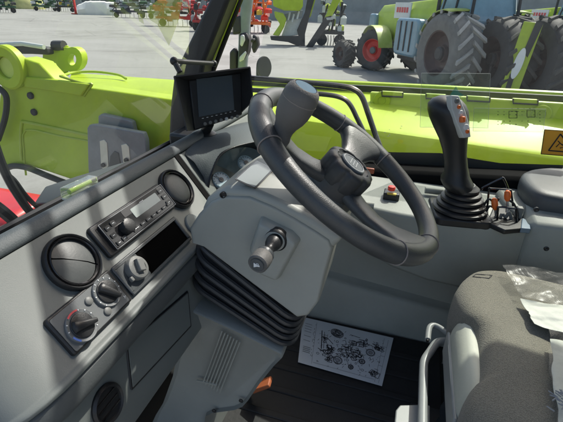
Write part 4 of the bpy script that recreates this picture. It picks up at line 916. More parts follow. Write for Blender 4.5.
# head: drops down at the front
hp = [(10, 60), (3, 70), (0, 90), (-6, 140), (-10, 166), (8, 168), (24, 165), (45, 171), (75, 181), (110, 186), (150, 186), (176, 170), (182, 101), (120, 92), (84, 87), (66, 90), (52, 78), (38, 63), (22, 58)]
q = [bn(*p, BX-.012) for p in hp]
mb = MB(); mb.loft([[V((BX-.012, p.y, p.z)) for p in q], [V((BX+.10, p.y, p.z)) for p in q]]); mb.build('head_plate', 'lime', boom, bevel=.012, seg=3)
# raised boss and seam of the head plate
pk = bn(10, 67, BX-.014); fp_ = aim((BX-.012, pk.y, pk.z), (-1, 0, 0))
mb = MB(); mb.lathe([(.115, -.01), (.115, .030), (.105, .040), (.062, .040), (.056, .034), (.056, -.08)], fp_, 36); mb.build('pivot_boss', 'lime', boom, smooth=40)
mb = MB(); mb.lathe([(.054, -.02), (.054, .016), (.001, .018)], fp_, 24); mb.build('pivot_pin', 'lime_pale', boom)
def strip(pts, x, w, name, m, bev=.004):
    mb = MB(); mb.tube([bn(*p, x) for p in pts], w, 8); return mb.build(name, m, boom)
wl = [(16, 90), (24, 92), (27, 88)]
# folded edge plate along the upper side of the head
ep = [bn(*p, BX-.02) for p in ((24, 86), (50, 90), (80, 97), (84, 93), (91, 84), (86, 88), (58, 82), (26, 78))]
mb = MB(); ep = [bn(*p, BX-.02) for p in ((22, 76), (60, 80), (90, 84), (82, 96), (60, 92), (26, 87))]; mb.loft([[V((BX-.03, p.y, p.z)) for p in ep], [V((BX, p.y, p.z)) for p in ep]]); mb.build('edge_plate', 'lime', boom, bevel=.008, seg=3)
# far ear with the open pin hole
ear = [(45, 47), (66, 46), (74, 50), (79, 57), (82, 66), (80, 74), (40, 70)]
ez_ = BF-.06; q = [bn(*p, ez_) for p in ear]; he = [bn(72+4.2*math.cos(a), 59.5+6*math.sin(a), ez_) for a in [2*math.pi*i/16 for i in range(16)]]
mb = MB(); cH = bn(72, 59.5, ez_)
# ear ring: outer arc points against the hole
outer = []
for i in range(16):
    a = 2*math.pi*i/16; dx_, dy_ = math.cos(a), math.sin(a); t_ = 12.0 if dx_ > -.4 else 17; outer.append((max(52, 72+t_*dx_*.85), min(75, max(46, 59.5+t_*dy_*1.05))))
qo = [bn(*p, ez_) for p in outer]
R0 = [[V((ez_, p.y, p.z)) for p in qo], [V((ez_+.05, p.y, p.z)) for p in qo], [V((ez_+.05, p.y, p.z)) for p in he], [V((ez_, p.y, p.z)) for p in he]]
mb.loft(R0+[R0[0]], cap=False); mb.build('ear', 'lime', boom, smooth=40)
q = [bn(*p, ez_+.01) for p in ((42, 47), (66, 45.5), (63, 52), (61, 60), (63, 68), (67, 76), (42, 74))]; mb = MB(); mb.loft([q, [p+V((.035, 0, 0)) for p in q]]); mb.build('ear_web', 'lime', boom, bevel=.01)
# cradle between the two ears, dark linkage rail on top
cr = [bn(*p, 2.0) for p in ((14, 74), (58, 76), (60, 68), (16, 60))]
mb = MB(); mb.loft([[p for p in [bn(12, 58, 2.08), bn(56, 62, 2.08), bn(62, 76, 2.02), bn(14, 74, 2.02)]], [p+V((0, 0, -.2)) for p in [bn(12, 58, 2.08), bn(56, 62, 2.08), bn(62, 76, 2.02), bn(14, 74, 2.02)]]]); mb.build('cradle', 'lime_dk', boom, bevel=.01)
lk = [bn(*p, 2.22) for p in ((-14, 50), (0, 45), (14, 43.5), (26, 45), (46, 47.5), (48, 55), (30, 54), (12, 54), (-4, 59), (-14, 62))]
mb = MB(); mb.loft([[p for p in lk], [p+V((.06, 0, 0)) for p in lk]]); mb.build('tilt_link', 'frame', boom, bevel=.012, seg=3)
mb = MB(); mb.tube([bn(-14, 50, 2.2), bn(0, 44.5, 2.2), bn(22, 43.5, 2.2), bn(44, 47, 2.2)], .014, 10); mb.build('link_lit_edge', 'pale_grey', boom)  # pale tube painting the lit top edge of the dark link
mb = MB(); mb.tube([bn(54, 45.5, 2.30), bn(64, 45.5, 2.30)], .03, 10); mb.build('grease_cap', 'frame', boom)
# welded seam outline, bolts, lettered emboss
mb = MB(); mb.tube(spline([bn(*p, BX-.012) for p in ((60, 76), (72, 80), (86, 84), (92, 84), (88, 90), (84, 96))], 4), .007, 8); mb.tube(spline([V((p.x, p.y, p.z+.002)) for p in [bn(62, 76.5, BX+.05), bn(72, 73, BX+.22), bn(95, 72, BX+.3), bn(118, 75, BX+.3), bn(126, 79, BX+.25)]], 4), .007, 8); mb.build('weld_seam', 'lime_dk', boom)
mb = MB(); mb.tube(spline([bn(*p, BX-.013) for p in ((22, 160), (21, 140), (22, 124), (26, 122), (60, 129), (92, 136), (110, 140))], 3), .010, 8); mb.tube(spline([bn(*p, BX-.013) for p in ((26, 175), (24, 150), (26, 130), (60, 136), (95, 142))], 3), .006, 8); mb.build('recess_edge', 'lime_dk', boom)
for px, py in ((31, 95.5), (34.5, 112)):
    p = bn(px, py, BX-.014); mb = MB(); mb.lathe([(.019, -.002), (.019, .010), (.015, .014), (.001, .014)], aim(p, (-1, 0, 0)), 14); mb.build('bolt', 'frame', boom)
# cover plate standing on the boom's top with bolts and hinge slots
cvx = 2.16; cv = [bn(*p, cvx) for p in ((370, 92), (468, 97), (620, 107), (620, 136), (520, 131), (370, 117))]
mb = MB(); mb.loft([[p for p in cv], [p+V((.03, 0, 0)) for p in cv]]); cvo = mb.build('cover_plate', 'lime_pale2', boom, bevel=.008, seg=3)
M['lime_pale2'] = mat('lime_cover', (.44, .56, .05), .38, var=.1, vscale=6, coat=.2); cvo.data.materials[0] = M['lime_pale2']
for px, py in ((382, 100), (541, 114)):
    p = bn(px, py, cvx); mb = MB(); mb.lathe([(.042, 0), (.042, .006), (.038, .010), (.02, .011), (.018, .006), (.001, .006)], aim(p, (-1, 0, 0)), 28); mb.build('bolt_cap', 'lime_dk', boom, smooth=40)
for (x0_, x1_) in ((382, 403), (426, 446), (467, 490), (513, 538)):
    py = lambda x_: 92+(x_-370)*.0555
    hq = [bn(x0_, py(x0_)-1.5, cvx-.012), bn(x1_, py(x1_)-1.5, cvx-.012), bn(x1_, py(x1_)+3.2, cvx-.012), bn(x0_, py(x0_)+3.2, cvx-.012)]
    mb = MB(); mb.loft([hq, [p+V((.02, 0, 0)) for p in hq]]); hg = mb.build('hinge', 'lime_pale2', boom, bevel=.003)
    mb = MB(); mb.tube([p+V((-.002, 0, 0)) for p in (hq[0], hq[3], hq[2], hq[1])], .004, 6); mb.build('slot', 'frame', hg)
# dark channel and far bar
ch = [bn(*p, 2.30) for p in ((236, 80), (372, 86), (620, 99), (620, 114), (372, 95), (236, 88))]
mb = MB(); mb.loft([ch, [p+V((.02, 0, 0)) for p in ch]]); mb.build('channel', 'black', boom)
mb = MB(); mb.tube([bn(250, 80.5, 2.40), bn(320, 84, 2.40), bn(440, 90, 2.40), bn(620, 100, 2.40)], .026, 10); mb.build('far_rail', 'lime', boom)
# splashes of dirt along the lower edge
mb = MB(); rnd = random.Random(12)
for _ in range(16):
    px = rnd.uniform(380, 540); py = 128+(px-380)*.06+rnd.gauss(0, 6); t_ = rnd.uniform(.35, .9)
    a = near_t[4] if px > 440 else near_t[3]
    p = on(px, py, near_t[4]+V((0, 0, .006)), (near_t[4]-near_t[2]).cross(far_t[4]-near_t[4])); 
    mb.sphere(p, rnd.uniform(.0015, .0035), seg=6, sq=(1, 1.4, .3))
mb.build('mud_spots', 'frame', boom)
# hose on the head
mb = MB(); mb.tube(spline([bn(*p, BX-.06) for p in ((-8, 84), (0, 89), (6, 96), (6.5, 108), (4, 122), (-2, 140))], 5), .016, 8); tag(mb.build('hydraulic_hose', 'rubber'), 'black hydraulic hose looping down the left end of the lime boom', 'hose')
# grey bracket plate in front of the boom
bk = thing('bracket_plate', tuple(bn(115, 170, 1.78)), 'grey cast bracket of two overlapping plates in front of the boom face', 'bracket')
x_ = 1.78
q = [bn(*p, x_) for p in ((87, 128), (89, 125), (95, 124.5), (110, 127), (143, 133), (145.5, 140), (147, 160), (146, 196), (90, 200), (88, 168))]
mb = MB(); mb.loft([q, [p+V((.035, 0, 0)) for p in q]]); mb.build('front_plate', 'bracket', bk, bevel=.006, seg=3)
q = [bn(*p, x_+.06) for p in ((98, 116), (101, 114), (128, 120), (132, 122), (134, 131), (133, 150), (98, 150))]
mb = MB(); mb.loft([q, [p+V((.035, 0, 0)) for p in q]]); mb.build('rear_plate', 'bracket', bk, bevel=.006, seg=3)
for P in (((99.5, 141), (104, 139.5), (107, 143), (108.5, 166), (104, 171), (101, 166)), ((121, 145), (126, 143.5), (129, 147), (130, 160), (127, 166), (123, 162))):
    q = [bn(*p, x_-.004) for p in P]; mb = MB(); mb.loft([q, [p+V((.008, 0, 0)) for p in q]]); lug = mb.build('lug_strip', 'zinc', bk, bevel=.002)
    p = bn(P[4][0]-.5, P[4][1]-6, x_-.006); mb = MB(); mb.lathe([(.012, 0), (.012, .008), (.001, .009)], aim(p, (-1, 0, 0)), 10); mb.build('bolt', 'frame', lug)
q = [bn(*p, x_-.006) for p in ((109, 166), (110, 156), (114, 151), (118, 153), (120, 162), (121, 175), (109, 176))]
mb = MB(); mb.loft([q, [p+V((.01, 0, 0)) for p in q]]); mb.build('round_boss', 'bracket_dk', bk, bevel=.003)
M['bracket_dk'] = mat('bracket_dark', (.06, .068, .07), .6); bpy.data.objects['round_boss'].data.materials[0] = M['bracket_dk']
mb = MB(); q = [onY(*p, 1.05) for p in ((72, 186), (100, 176), (150, 160), (190, 140), (190, 175), (60, 205))]; mb.loft([q, [p+V((0, .12, -.02)) for p in q]]); tag(mb.build('cowl_panel', 'bracket_dk', bevel=.01), 'dark grey cowl panel outside the windscreen below the bracket plate', 'panel')
# wiper
wp = thing('wiper', tuple(onY(28, 215, .88)), 'black windscreen wiper arms crossing the lower left corner', 'wiper')
for P, r_, nm in (((( -8, 136), (0, 160), (8, 178), (16, 192), (32, 214), (60, 240)), .010, 'wiper_arm'), (((4, 172), (14, 180), (26, 196), (40, 209), (54, 216)), .006, 'linkage_rod'), (((-6, 205), (6, 214), (18, 226), (24, 240)), .014, 'wiper_blade')):
    mb = MB(); mb.tube(spline([onY(*p, .86) for p in P], 4), r_, 8); mb.build(nm, 'black', wp)
# red mudguard low outside
q = [onY(*p, 1.15) for p in ((6, 222), (22, 212), (44, 199), (54, 197), (64, 200), (80, 240), (10, 262))]
mb = MB(); mb.loft([q, [p+V((.03, .35, -.02)) for p in q]]); tag(mb.build('red_guard', 'red', bevel=.03, seg=3), 'red guard standing outside the windscreen behind the wiper arms', 'guard')
mb = MB(); mb.tube(spline([onX(*p, 1.87) for p in ((-4, 168), (6, 168), (14, 166), (28, 168), (48, 176), (70, 184), (95, 188))], 4), .018, 8); tag(mb.build('lower_hose', 'rubber'), 'black hose running under the lower edge of the lime boom head', 'hose')
# mirror post right of the pillar
mp = thing('mirror_post', tuple(onX(240, 82, 2.7)), 'grey mirror post with dark mirror housings and painted pale highlights behind the pillar', 'mirror')
MX = 2.7
mb = MB(); mb.tube([onX(248.5, -10, MX), onX(245, 20, MX), onX(242, 78, MX)], [.036, .036, .032], 14); mb.build('post', 'postgrey', mp)
M['postgrey'] = mat('post_grey', (.20, .24, .24), .5, var=.2); bpy.data.objects['post'].data.materials[0] = M['postgrey']
for P, m_, th in ((((239, 33), (246, 32), (248.5, 40), (247, 52), (243, 61), (238, 60)), 'frame', .08), (((240, 35), (243.5, 34.5), (244.5, 40), (241.5, 47), (239.5, 45)), 'pale_grey', .02), (((239, 57), (245, 51), (246, 53), (243, 60), (239, 62)), 'pale_grey', .02), (((229, 52), (234, 47), (236, 52), (235.5, 70), (229, 70)), 'frame', .05), (((232, 18), (240, 15), (241, 33), (232, 35)), 'frame', .06), (((252, 34), (257, 36), (258, 45), (253, 54), (251, 48)), 'frame', .05), (((250, 40), (253, 38), (254, 40), (251, 43)), 'frame', .04)):
    dx_ = 0 if th > .04 else -.035; q = [onX(*p, MX-.04+dx_) for p in P]; mb = MB(); mb.loft([q, [p+V((th, 0, 0)) for p in q]]); mb.build('mirror_housing' if m_ == 'frame' else 'mirror_highlight', m_, mp, bevel=.012)  # pale plates paint the highlights on the dark housings
mr_ = thing('round_mirror', tuple(onX(262, 78, 2.62)), 'small round dark mirror right of the mirror post', 'mirror')
c = onX(265, 67, 2.62); fr = aim(c, (-.55, -.75, .1))
mb = MB(); mb.lathe([(.001, -.04), (.03, -.037), (.049, -.024), (.053, -.005), (.050, 0), (.001, .001)], fr @ Matrix.Scale(1.25, 4, (0, 1, 0)), 28); mb.build('housing', 'frame', mr_)
mb = MB(); mb.tube([c+V((.03, .03, 0)), onX(258, 68, 2.66), onX(258, 80, 2.66)], .012, 8); mb.build('stalk', 'frame', mr_)

# =================================================================== yard machinery
def wheel_parts(root, fr, r, w, rimm, tyrem, lugs=20, big=True, hubcol='frame', lugm='tread_dust'):
    mb = MB(); h = w/2
    mb.lathe([(r*.56, -h*.92), (r*.74, -h*1.02), (r*.90, -h*.96), (r*.955, -h*.80), (r*.965, 0), (r*.955, h*.80), (r*.90, h*.96), (r*.74, h*1.02), (r*.56, h*.92), (r*.54, 0), (r*.56, -h*.92)], fr, 48)
    ty = mb.build('tyre', tyrem, root, smooth=40); mb = MB()
    for i in range(lugs):
        for sgn in (1, -1):
            a = 2*math.pi*(i+(.5 if sgn > 0 else 0))/lugs
            pts = []
            for (zz_, da, rr) in ((sgn*.02*w, 0, 1.0), (sgn*h*.98, -.30, .985)):
                for dw in (-.05, .05):
                    for dr in (.94, rr+.035):
                        aa = a+da+dw; pts.append((r*dr*math.cos(aa), r*dr*math.sin(aa), zz_))
            mb.add(pts, [(0, 1, 3, 2), (4, 6, 7, 5), (0, 4, 5, 1), (2, 3, 7, 6), (0, 2, 6, 4), (1, 5, 7, 3)], fr)
    mb.build('tread', lugm, ty)
    mb = MB(); mb.lathe([(r*.57, -h*.9), (r*.57, h*.9), (r*.53, h*.86), (r*.50, h*.5), (r*.44, h*.30), (r*.30, h*.22), (r*.22, h*.30), (r*.2, h*.55), (.01, h*.56)], fr, 36); mb.build('wheel_rim', rimm, root)
    mb = MB(); mb.lathe([(r*.17, h*.5), (r*.17, h*.72), (r*.13, h*.8), (.01, h*.8)], fr, 18); mb.build('wheel_hub', hubcol, root)
def axf(p, az): return aim(p, (math.sin(az), math.cos(az), 0))
def tractor(rear, az, wb, label, full=True):
    f_ = V((math.sin(az), math.cos(az), 0)); l_ = V((-f_.y, f_.x, 0)); rear = V(rear)   # rear = left rear wheel contact
    root = thing('tractor', tuple(rear-l_*.95+f_*1.2), label, 'tractor', 'tractors parked beyond the boom')
    up = V((0, 0, 1)); rr = 1.07; fr_r = .72; cl_ = rear-l_*.95
    la = math.atan2(l_.x, l_.y)
    wheel_parts(root, axf(rear+up*rr, la), rr, .80, 'rimdark', 'tyre_d', 18, lugm='tread_sunlit')
    wheel_parts(root, axf(cl_-l_*.95+up*rr, la+math.pi), rr, .80, 'rimdark', 'tyre', 18)
    fc_ = cl_+f_*wb
    wheel_parts(root, axf(fc_+l_*.92+up*fr_r, la-R(34)), fr_r, .52, 'rimred', 'tyre', 16, hubcol='sock')
    wheel_parts(root, axf(fc_-l_*.92+up*fr_r, la+math.pi-R(34)), fr_r, .52, 'rimred', 'tyre', 16)
    BFm = frame(cl_, f_, l_, up)
    mb = MB(); mb.loft([[(1.2, -.50, 1.05), (1.2, .50, 1.05), (1.2, .54, 2.2), (1.2, .36, 2.5), (1.2, -.36, 2.5), (1.2, -.54, 2.2)], [(wb+.9, -.46, 1.05), (wb+.9, .46, 1.05), (wb+.9, .50, 2.0), (wb+.9, .32, 2.25), (wb+.9, -.32, 2.25), (wb+.9, -.50, 2.0)], [(wb+1.5, -.38, 1.1), (wb+1.5, .38, 1.1), (wb+1.5, .40, 1.7), (wb+1.5, .25, 1.9), (wb+1.5, -.25, 1.9), (wb+1.5, -.4, 1.7)]], fr=BFm); mb.build('hood', 'lime', root, bevel=.03, seg=3)
    mb = MB(); mb.box((1.6, 0, .75), (wb+.5, .5, .5), BFm); mb.build('chassis', 'frame', root, bevel=.04)
    mb = MB(); mb.prism(rrect(1.5, 1.15, .2, 4, wb*.5+.15, 1.32), -.96, -.50, BFm @ Matrix.Rotation(R(90), 4, 'X')); mb.build('side_box', 'sky_glass', root, bevel=.08, seg=3)  # added box, coloured with the sky reflection of the cab glass
    mb = MB(); mb.prism(rrect(.55, 1.3, .12, 4, wb+1.2, 1.3), -.62, .62, BFm @ Matrix.Rotation(R(90), 4, 'X')); mb.build('nose_panel', 'sky_glass', root, bevel=.05, seg=3)  # added panel in the same reflected sky blue
    for k_ in (-.35, 0, .35):
        mb = MB(); mb.box((wb*.5+.15+k_, .972, 1.35), (.05, .03, .9), BFm); mb.build('box_strap', 'frame', root)
    mb = MB(); mb.box((wb-1.0, .53, 2.1), (1.1, .05, .5), BFm); so__ = mb.build('side_badge', 'white', root)
    mb = MB()
    for i in range(5): mb.box((wb-1.35+i*.17, .560, 2.12), (.11, .015, .16), BFm)
    mb.build('red_lettering', 'markr', so__)
    mb = MB(); mb.loft([[(-.45, -.70, 1.45), (1.05, -.70, 1.25), (1.05, .70, 1.25), (-.45, .70, 1.45)], [(-.3, -.72, 2.2), (1.15, -.72, 2.2), (1.15, .72, 2.2), (-.3, .72, 2.2)], [(-.15, -.66, 2.9), (1.0, -.66, 2.9), (1.0, .66, 2.9), (-.15, .66, 2.9)]], fr=BFm); mb.build('cab_glass', 'sky_glass', root, bevel=.05)
    mb = MB(); mb.prism(rrect(1.5, 1.5, .15, 4, .42, 0), 2.9, 3.12, BFm); mb.build('cab_roof', 'lime_pale', root, bevel=.05)
    for (x_, y_) in ((-.42, .73), (1.12, .73), (-.42, -.73), (1.12, -.73), (.4, .74)):
        mb = MB(); mb.tube([BFm @ V((x_, y_, 1.35)), BFm @ V((x_*.75, y_*.93, 2.92))], .045, 6); mb.build('cab_post', 'frame', root)
    mb = MB(); mb.tube([BFm @ V((1.45, .55, 1.6)), BFm @ V((1.45, .58, 3.1))], .06, 10); mb.build('exhaust', 'frame', root)
    for y_ in (.30, -.30):
        mb = MB(); mb.box((wb+1.46, y_, 1.55), (.10, .22, .14), BFm); mb.build('headlight', 'white', root, bevel=.02)
    mb = MB()
    for k_ in range(6): mb.box((wb*.62+k_*.16, .535, 1.62), (.09, .04, .34), BFm)
    mb.build('hood_vents', 'frame', root)
    mb = MB()
    for k_ in range(3): mb.box((.95, .98, .55+k_*.32), (.38, .28, .04), BFm)
    mb.build('cab_steps', 'frame', root, bevel=.01)
    for sy in (1, -1):
        mb = MB(); rg_ = []
        for i in range(9):
            a = R(28+i*9.5); ring = [(1.14*math.cos(a), sy*y_, rr+1.14*math.sin(a)+dz) for y_, dz in ((.60, .02), (1.10, .0), (1.30, -.03), (1.30, -.06), (1.10, -.035), (.60, -.02))]
            rg_.append(ring)
        mb.loft(rg_, fr=BFm); mb.build('fender', 'fendlime', root, smooth=40)
        mb = MB(); rg_ = []
        for i in range(9):
            a = R(40+i*16); rg_.append([(wb+.86*math.cos(a), sy*y_, fr_r+.86*math.sin(a)+dz) for y_, dz in ((.66, .01), (1.20, 0), (1.20, -.03), (.66, -.02))])
        mb.loft(rg_, fr=BFm); mb.build('front_mudguard', 'fendlime', root)
    return root
M['tread_sunlit'] = mat('tread_sunlit', (.33, .32, .30), .9, bump=.2, bscale=40, var=.25, vscale=3); M['tread_dust'] = mat('tread_dust', (.07, .068, .064), .85, bump=.2, bscale=40, var=.3, vscale=3); M['rimred'] = mat('rim_red', (.62, .05, .035), .45, var=.15, vscale=6); M['rimdark'] = mat('rim_shadowed', (.06, .03, .028), .6, var=.3, vscale=4); M['fendlime'] = mat('fender_lime', (.42, .5, .12), .4, var=.1)  # pale dusty lugs have sunlight put into their colour
AZ = R(60)
rA = onZ(440, 93, 0)
fA = onZ(366, 70, 0)
wbA = max(2.9, (fA-rA).length)
AZ = math.atan2(fA.x-rA.x, fA.y-rA.y)+R(3)
tractor(rA, AZ, wbA, 'lime tractor with red front rims and blue cab glass beyond the boom')
tractor(onZ(560, 62, 0), AZ-R(4), 3.4, 'lime tractor with blue glass partly hidden behind the standing tyres')
for (px, py, r_, m_, lab) in ((492, 99, 1.02, 'tyre', 'dark upright tractor tyre, first of the row right of the dusty tyre'), (533, 104, 1.05, 'tyre', 'dark upright tractor tyre with deep chevron tread right of the lime upright board'), (574, 107, 1.0, 'tyre', 'dark upright tractor tyre cut by the right edge above the warning sign')):
    p = onZ(px, py, 0); t0 = thing('standing_tyre', tuple(p), lab, 'tyre', 'big tyres standing beyond the boom')
    wheel_parts(t0, axf(p+V((0, 0, r_)), math.radians(338)), r_, .85, 'rimdark', m_, 18)
# lime and black upright board with a white oval, between the tractors
bA = onZ(499, 100, 0); bd = V((bA.x-.9, bA.y, 0)); vd = V((bd.x, bd.y, 0)).normalized(); sd = V((vd.y, -vd.x, 0))
mk_ = thing('upright_board', tuple(bd), 'lime and black upright board with a white oval between the big tyres', 'board')
BFm = frame(bd, sd, (0, 0, 1), -vd)
mb = MB(); mb.prism([(-.22, .0), (.18, 0), (.36, 1.95), (-.05, 1.98)], 0, .05, BFm); mb.build('board', 'lime_dk', mk_, bevel=.01)
mb = MB(); mb.prism([(.10, 1.3), (.22, 1.2), (.36, 1.95), (.20, 1.98)], .0505, .075, BFm); mb.prism([(-.10, .2), (.02, .2), (.06, .9), (-.06, .8)], .0505, .075, BFm); mb.build('black_stripe', 'frame', mk_)
mb = MB(); mb.prism([(.06+.10*math.cos(a)*(1)+.04*math.sin(a), 1.05+.36*math.sin(a)) for a in [2*math.pi*i/24 for i in range(24)]], .076, .09, BFm); mb.build('white_oval', 'white', mk_)
# open lime machine head with black frame, further back on the left
hA = onZ(275, 47, 0); hB = onZ(300, 46, 0); hd_ = thing('forage_header', tuple(hB), 'lime forage header with curved guards on a black frame, beyond the rails', 'machine')
def hpnt(px, py, dd=0):  # plane through the contact, facing the camera
    n_ = V((hB.x, hB.y, 0)).normalized(); return on(px, py, hB+n_*dd, n_)
hn_ = V((hB.x, hB.y, 0)).normalized()
def slab(P, m, name, dd, th, bev=.03):
    q = [hpnt(*p, dd) for p in P]; mb = MB(); mb.loft([q, [p+hn_*th for p in q]]); return mb.build(name, m, hd_, bevel=bev)
slab(((272, -14), (303, -16), (303, 6), (300, 11), (284, 10.5), (273, 6)), 'lime', 'upper_guard', -.3, .9, .08)
slab(((274, 11), (283, 13), (286.5, 19), (284, 27), (279, 36), (272.5, 35), (280, 24), (275, 17)), 'lime', 'side_guard', -.25, .5, .05)
slab(((297, 30), (305, 12), (309, -10), (317, -10), (310, 14), (305, 34), (305, 47), (301, 47)), 'frame', 'front_frame', .1, .35)
slab(((270, 36), (300, 36), (303, 44), (298, 46), (288, 42), (271, 40)), 'frame', 'lower_frame', .05, .6)
slab(((284, 14), (303, 10), (302, 17), (286, 20)), 'bracket', 'gear_housing', .15, .4)
slab(((287, 20), (302, 18), (298, 35), (281, 37)), 'pale_grey', 'chute_panel', .3, .05)
slab(((311, -10), (318, -10), (311, 16), (309, 18)), 'lime_dk', 'stay_panel', .3, .1)
for (px, py) in ((290, 15), (294, 17), (299, 14)):
    mb = MB(); mb.tube([hpnt(px, py-3, .1), hpnt(px-2, py+5, .05)], .06, 8); mb.build('hydraulic_ram', 'pale_grey', hd_)
# loader arm leaning next to it
lA = onZ(309, 47, 0); la_ = thing('loader_arm', tuple(lA), 'black diagonal loader arm with a lime upper section beyond the rails', 'loader arm')
n_ = V((lA.x, lA.y, 0)).normalized(); lp = lambda px, py: on(px, py, lA, n_)
for P, m_ in ((((306, 47), (313, 47), (330, 22), (332, 14), (325, 18)), 'frame'), (((325, 17), (332, 16), (345, -8), (336, -8)), 'lime_dk')):
    q = [lp(*p) for p in P]; mb = MB(); mb.loft([q, [p+n_*.3 for p in q]]); mb.build('arm_section', m_, la_, bevel=.03)
q = [lp(*p) for p in ((326, 17.5), (333, 17), (333, 19.5), (327, 20))]; mb = MB(); mb.loft([[p-n_*.02 for p in q], [p+n_*.32 for p in q]]); mb.build('joint_pin', 'steel', la_)
# generic drawn implement for the far rows
def implement(px, py, w, label, cols, seed, h=2.4, group='implements along the far row', cat='farm machine'):
    rnd = random.Random(seed); p0 = onZ(px, py, 0); d = V((p0.x, p0.y, 0)).normalized(); s_ = V((d.y, -d.x, 0)); dist = (p0-CAM).dot(hd); W_ = w/F_PX*dist
    root = thing('farm_implement', tuple(p0), label, cat, group); FR = frame(p0, s_, d, (0, 0, 1))
    for k in (-.5, .5):
        mb = MB(); mb.lathe([(.2, -.12), (.31, -.12), (.33, 0), (.31, .12), (.2, .12), (.02, .1)], FR @ T(k*W_*.7, .9, .33) @ Matrix.Rotation(R(90), 4, 'X'), 20); mb.build('tyre', 'tyre', root)
    mb = MB(); mb.box((0, .6, .75), (W_, .18, .18), FR); mb.box((0, 1.4, .8), (W_*.9, .16, .16), FR)
    for k in range(5): mb.box((-W_*.45+k*W_*.225, 1.0, .8), (.12, 1.0, .12), FR)
    mb.build('frame', cols[0], root)
    n = max(3, int(W_/1.3)); step = W_/n
    mb = MB()
    for i in range(n):
        x = -W_/2+(i+.5)*step; lean = rnd.uniform(-.25, .25)
        mb.tube([FR @ V((x, .9, .7)), FR @ V((x+lean, .8, h*rnd.uniform(.65, 1)))], .07, 6); mb.tube([FR @ V((x-.4*step, .9, .75)), FR @ V((x+.4*step, .7, h*.8))], .045, 6)
        mb.tube([FR @ V((x-.5*step, .8, h*.62)), FR @ V((x+.5*step, .8, h*.62))], .05, 6)
    mb.build('linkage', cols[0], root)
    for j in range(1, len(cols)):
        n2_ = max(8, n*2)
        for i in range(n2_):
            x = -W_/2+(i+.5+rnd.uniform(-.3, .3))*W_/n2_; z = .45+(h-.6)*((j*.37+i*.29+rnd.uniform(0, .2)) % 1); sx = step*rnd.uniform(.3, .7); sz = rnd.uniform(.22, .5)
            y = .2+.35*j; c_ = .12
            mb = MB(); mb.loft([[(x-sx/2, y, z-sz/2), (x+sx/2, y, z-sz/2), (x+sx/2, y+.5, z-sz/2), (x-sx/2, y+.5, z-sz/2)], [(x-sx/2, y, z+sz*.2), (x+sx/2, y, z+sz*.2), (x+sx/2, y+.5, z+sz*.3), (x-sx/2, y+.5, z+sz*.3)], [(x-sx/2+c_, y+.15, z+sz/2), (x+sx/2-c_, y+.15, z+sz/2), (x+sx/2-c_, y+.45, z+sz/2), (x-sx/2+c_, y+.45, z+sz/2)]], fr=FR)
            mb.build('shield', cols[j], root)
    mb = MB()
    for i in range(n*3):
        x = -W_/2+(i+.5)*W_/(n*3); mb.tube([FR @ V((x, .35, .62)), FR @ V((x+.03, .2, .35)), FR @ V((x, .32, .06))], .022, 4)
    mb.build('tines', 'frame', root)
    return root
implement(6, 13, 20, 'dark green implement at the far left of the far row', ['dkgreen', 'frame', 'dkgreen'], 1)
implement(46, 11, 24, 'green and pale grey implement right of the straw coloured cover', ['dkgreen', 'pale_grey', 'dkgreen', 'frame'], 2)
implement(66, 12, 18, 'dark implement with yellow guards beside the red stand', ['frame', 'dkgreen', 'yellow'], 3)
implement(130, 18, 36, 'navy and green implement right of the white tarpaulin', ['navy', 'frame', 'dkgreen', 'pale_grey'], 4, 2.3)
implement(157, 19, 16, 'green and white implement between navy and red machines', ['dkgreen', 'pale_grey', 'frame'], 5)
implement(178, 27, 42, 'red harrow with black wheels left of the pillar', ['red', 'red', 'frame', 'pale_grey', 'red'], 6, 2.6)
implement(206, 32, 26, 'red harrow partly behind the pillar', ['red', 'frame', 'red', 'pale_grey'], 7, 2.6)
implement(254, 34, 34, 'orange, red and yellow implement seen above the monitor', ['orange', 'redb', 'yellow', 'frame', 'orange', 'markr', 'white'], 8, 3.6)
implement(232, 34, 18, 'red and white implement behind the mirror post', ['red', 'white', 'frame'], 9, 3.4)
implement(330, 47, 26, 'grey and lime implement between the loader arm and the red rimmed tractor wheel', ['frame', 'pale_grey', 'bracket', 'lime_dk'], 11, 2.8)
p = onZ(343, 67, 0); t0 = thing('standing_tyre', tuple(p), 'small black tyre standing left of the red rimmed tractor wheel', 'tyre', 'big tyres standing beyond the boom')
wheel_parts(t0, axf(p+V((0, 0, .5)), math.radians(318)), .5, .5, 'rimdark', 'tyre', 16)
# red stand
p0 = onZ(76, 14, 0); mb = MB(); mb.box((p0.x, p0.y, 1.3), (.25, .25, 2.6)); mb.box((p0.x, p0.y, .06), (.9, .9, .12)); mb.box((p0.x, p0.y+.5, 2.4), (.2, 1.3, .2)); tag(mb.build('red_stand', 'red', bevel=.02), 'red upright stand left of the white tarpaulin in the far row', 'stand')
# straw coloured round cover
p0 = onZ(26, 9, 0); mb = MB(); mb.lathe([(3.2, 0), (3.3, .6), (3.1, 1.3), (2.5, 2.0), (1.4, 2.5), (.05, 2.7)], T(p0.x+2, p0.y+2, 0), 24); tag(mb.build('round_cover', 'strawc', smooth=60), 'straw coloured domed cover in the far row', 'cover'); M['strawc'] = mat('straw_cover', (.42, .42, .16), .7, var=.15, vscale=1); bpy.data.objects['round_cover'].data.materials[0] = M['strawc']
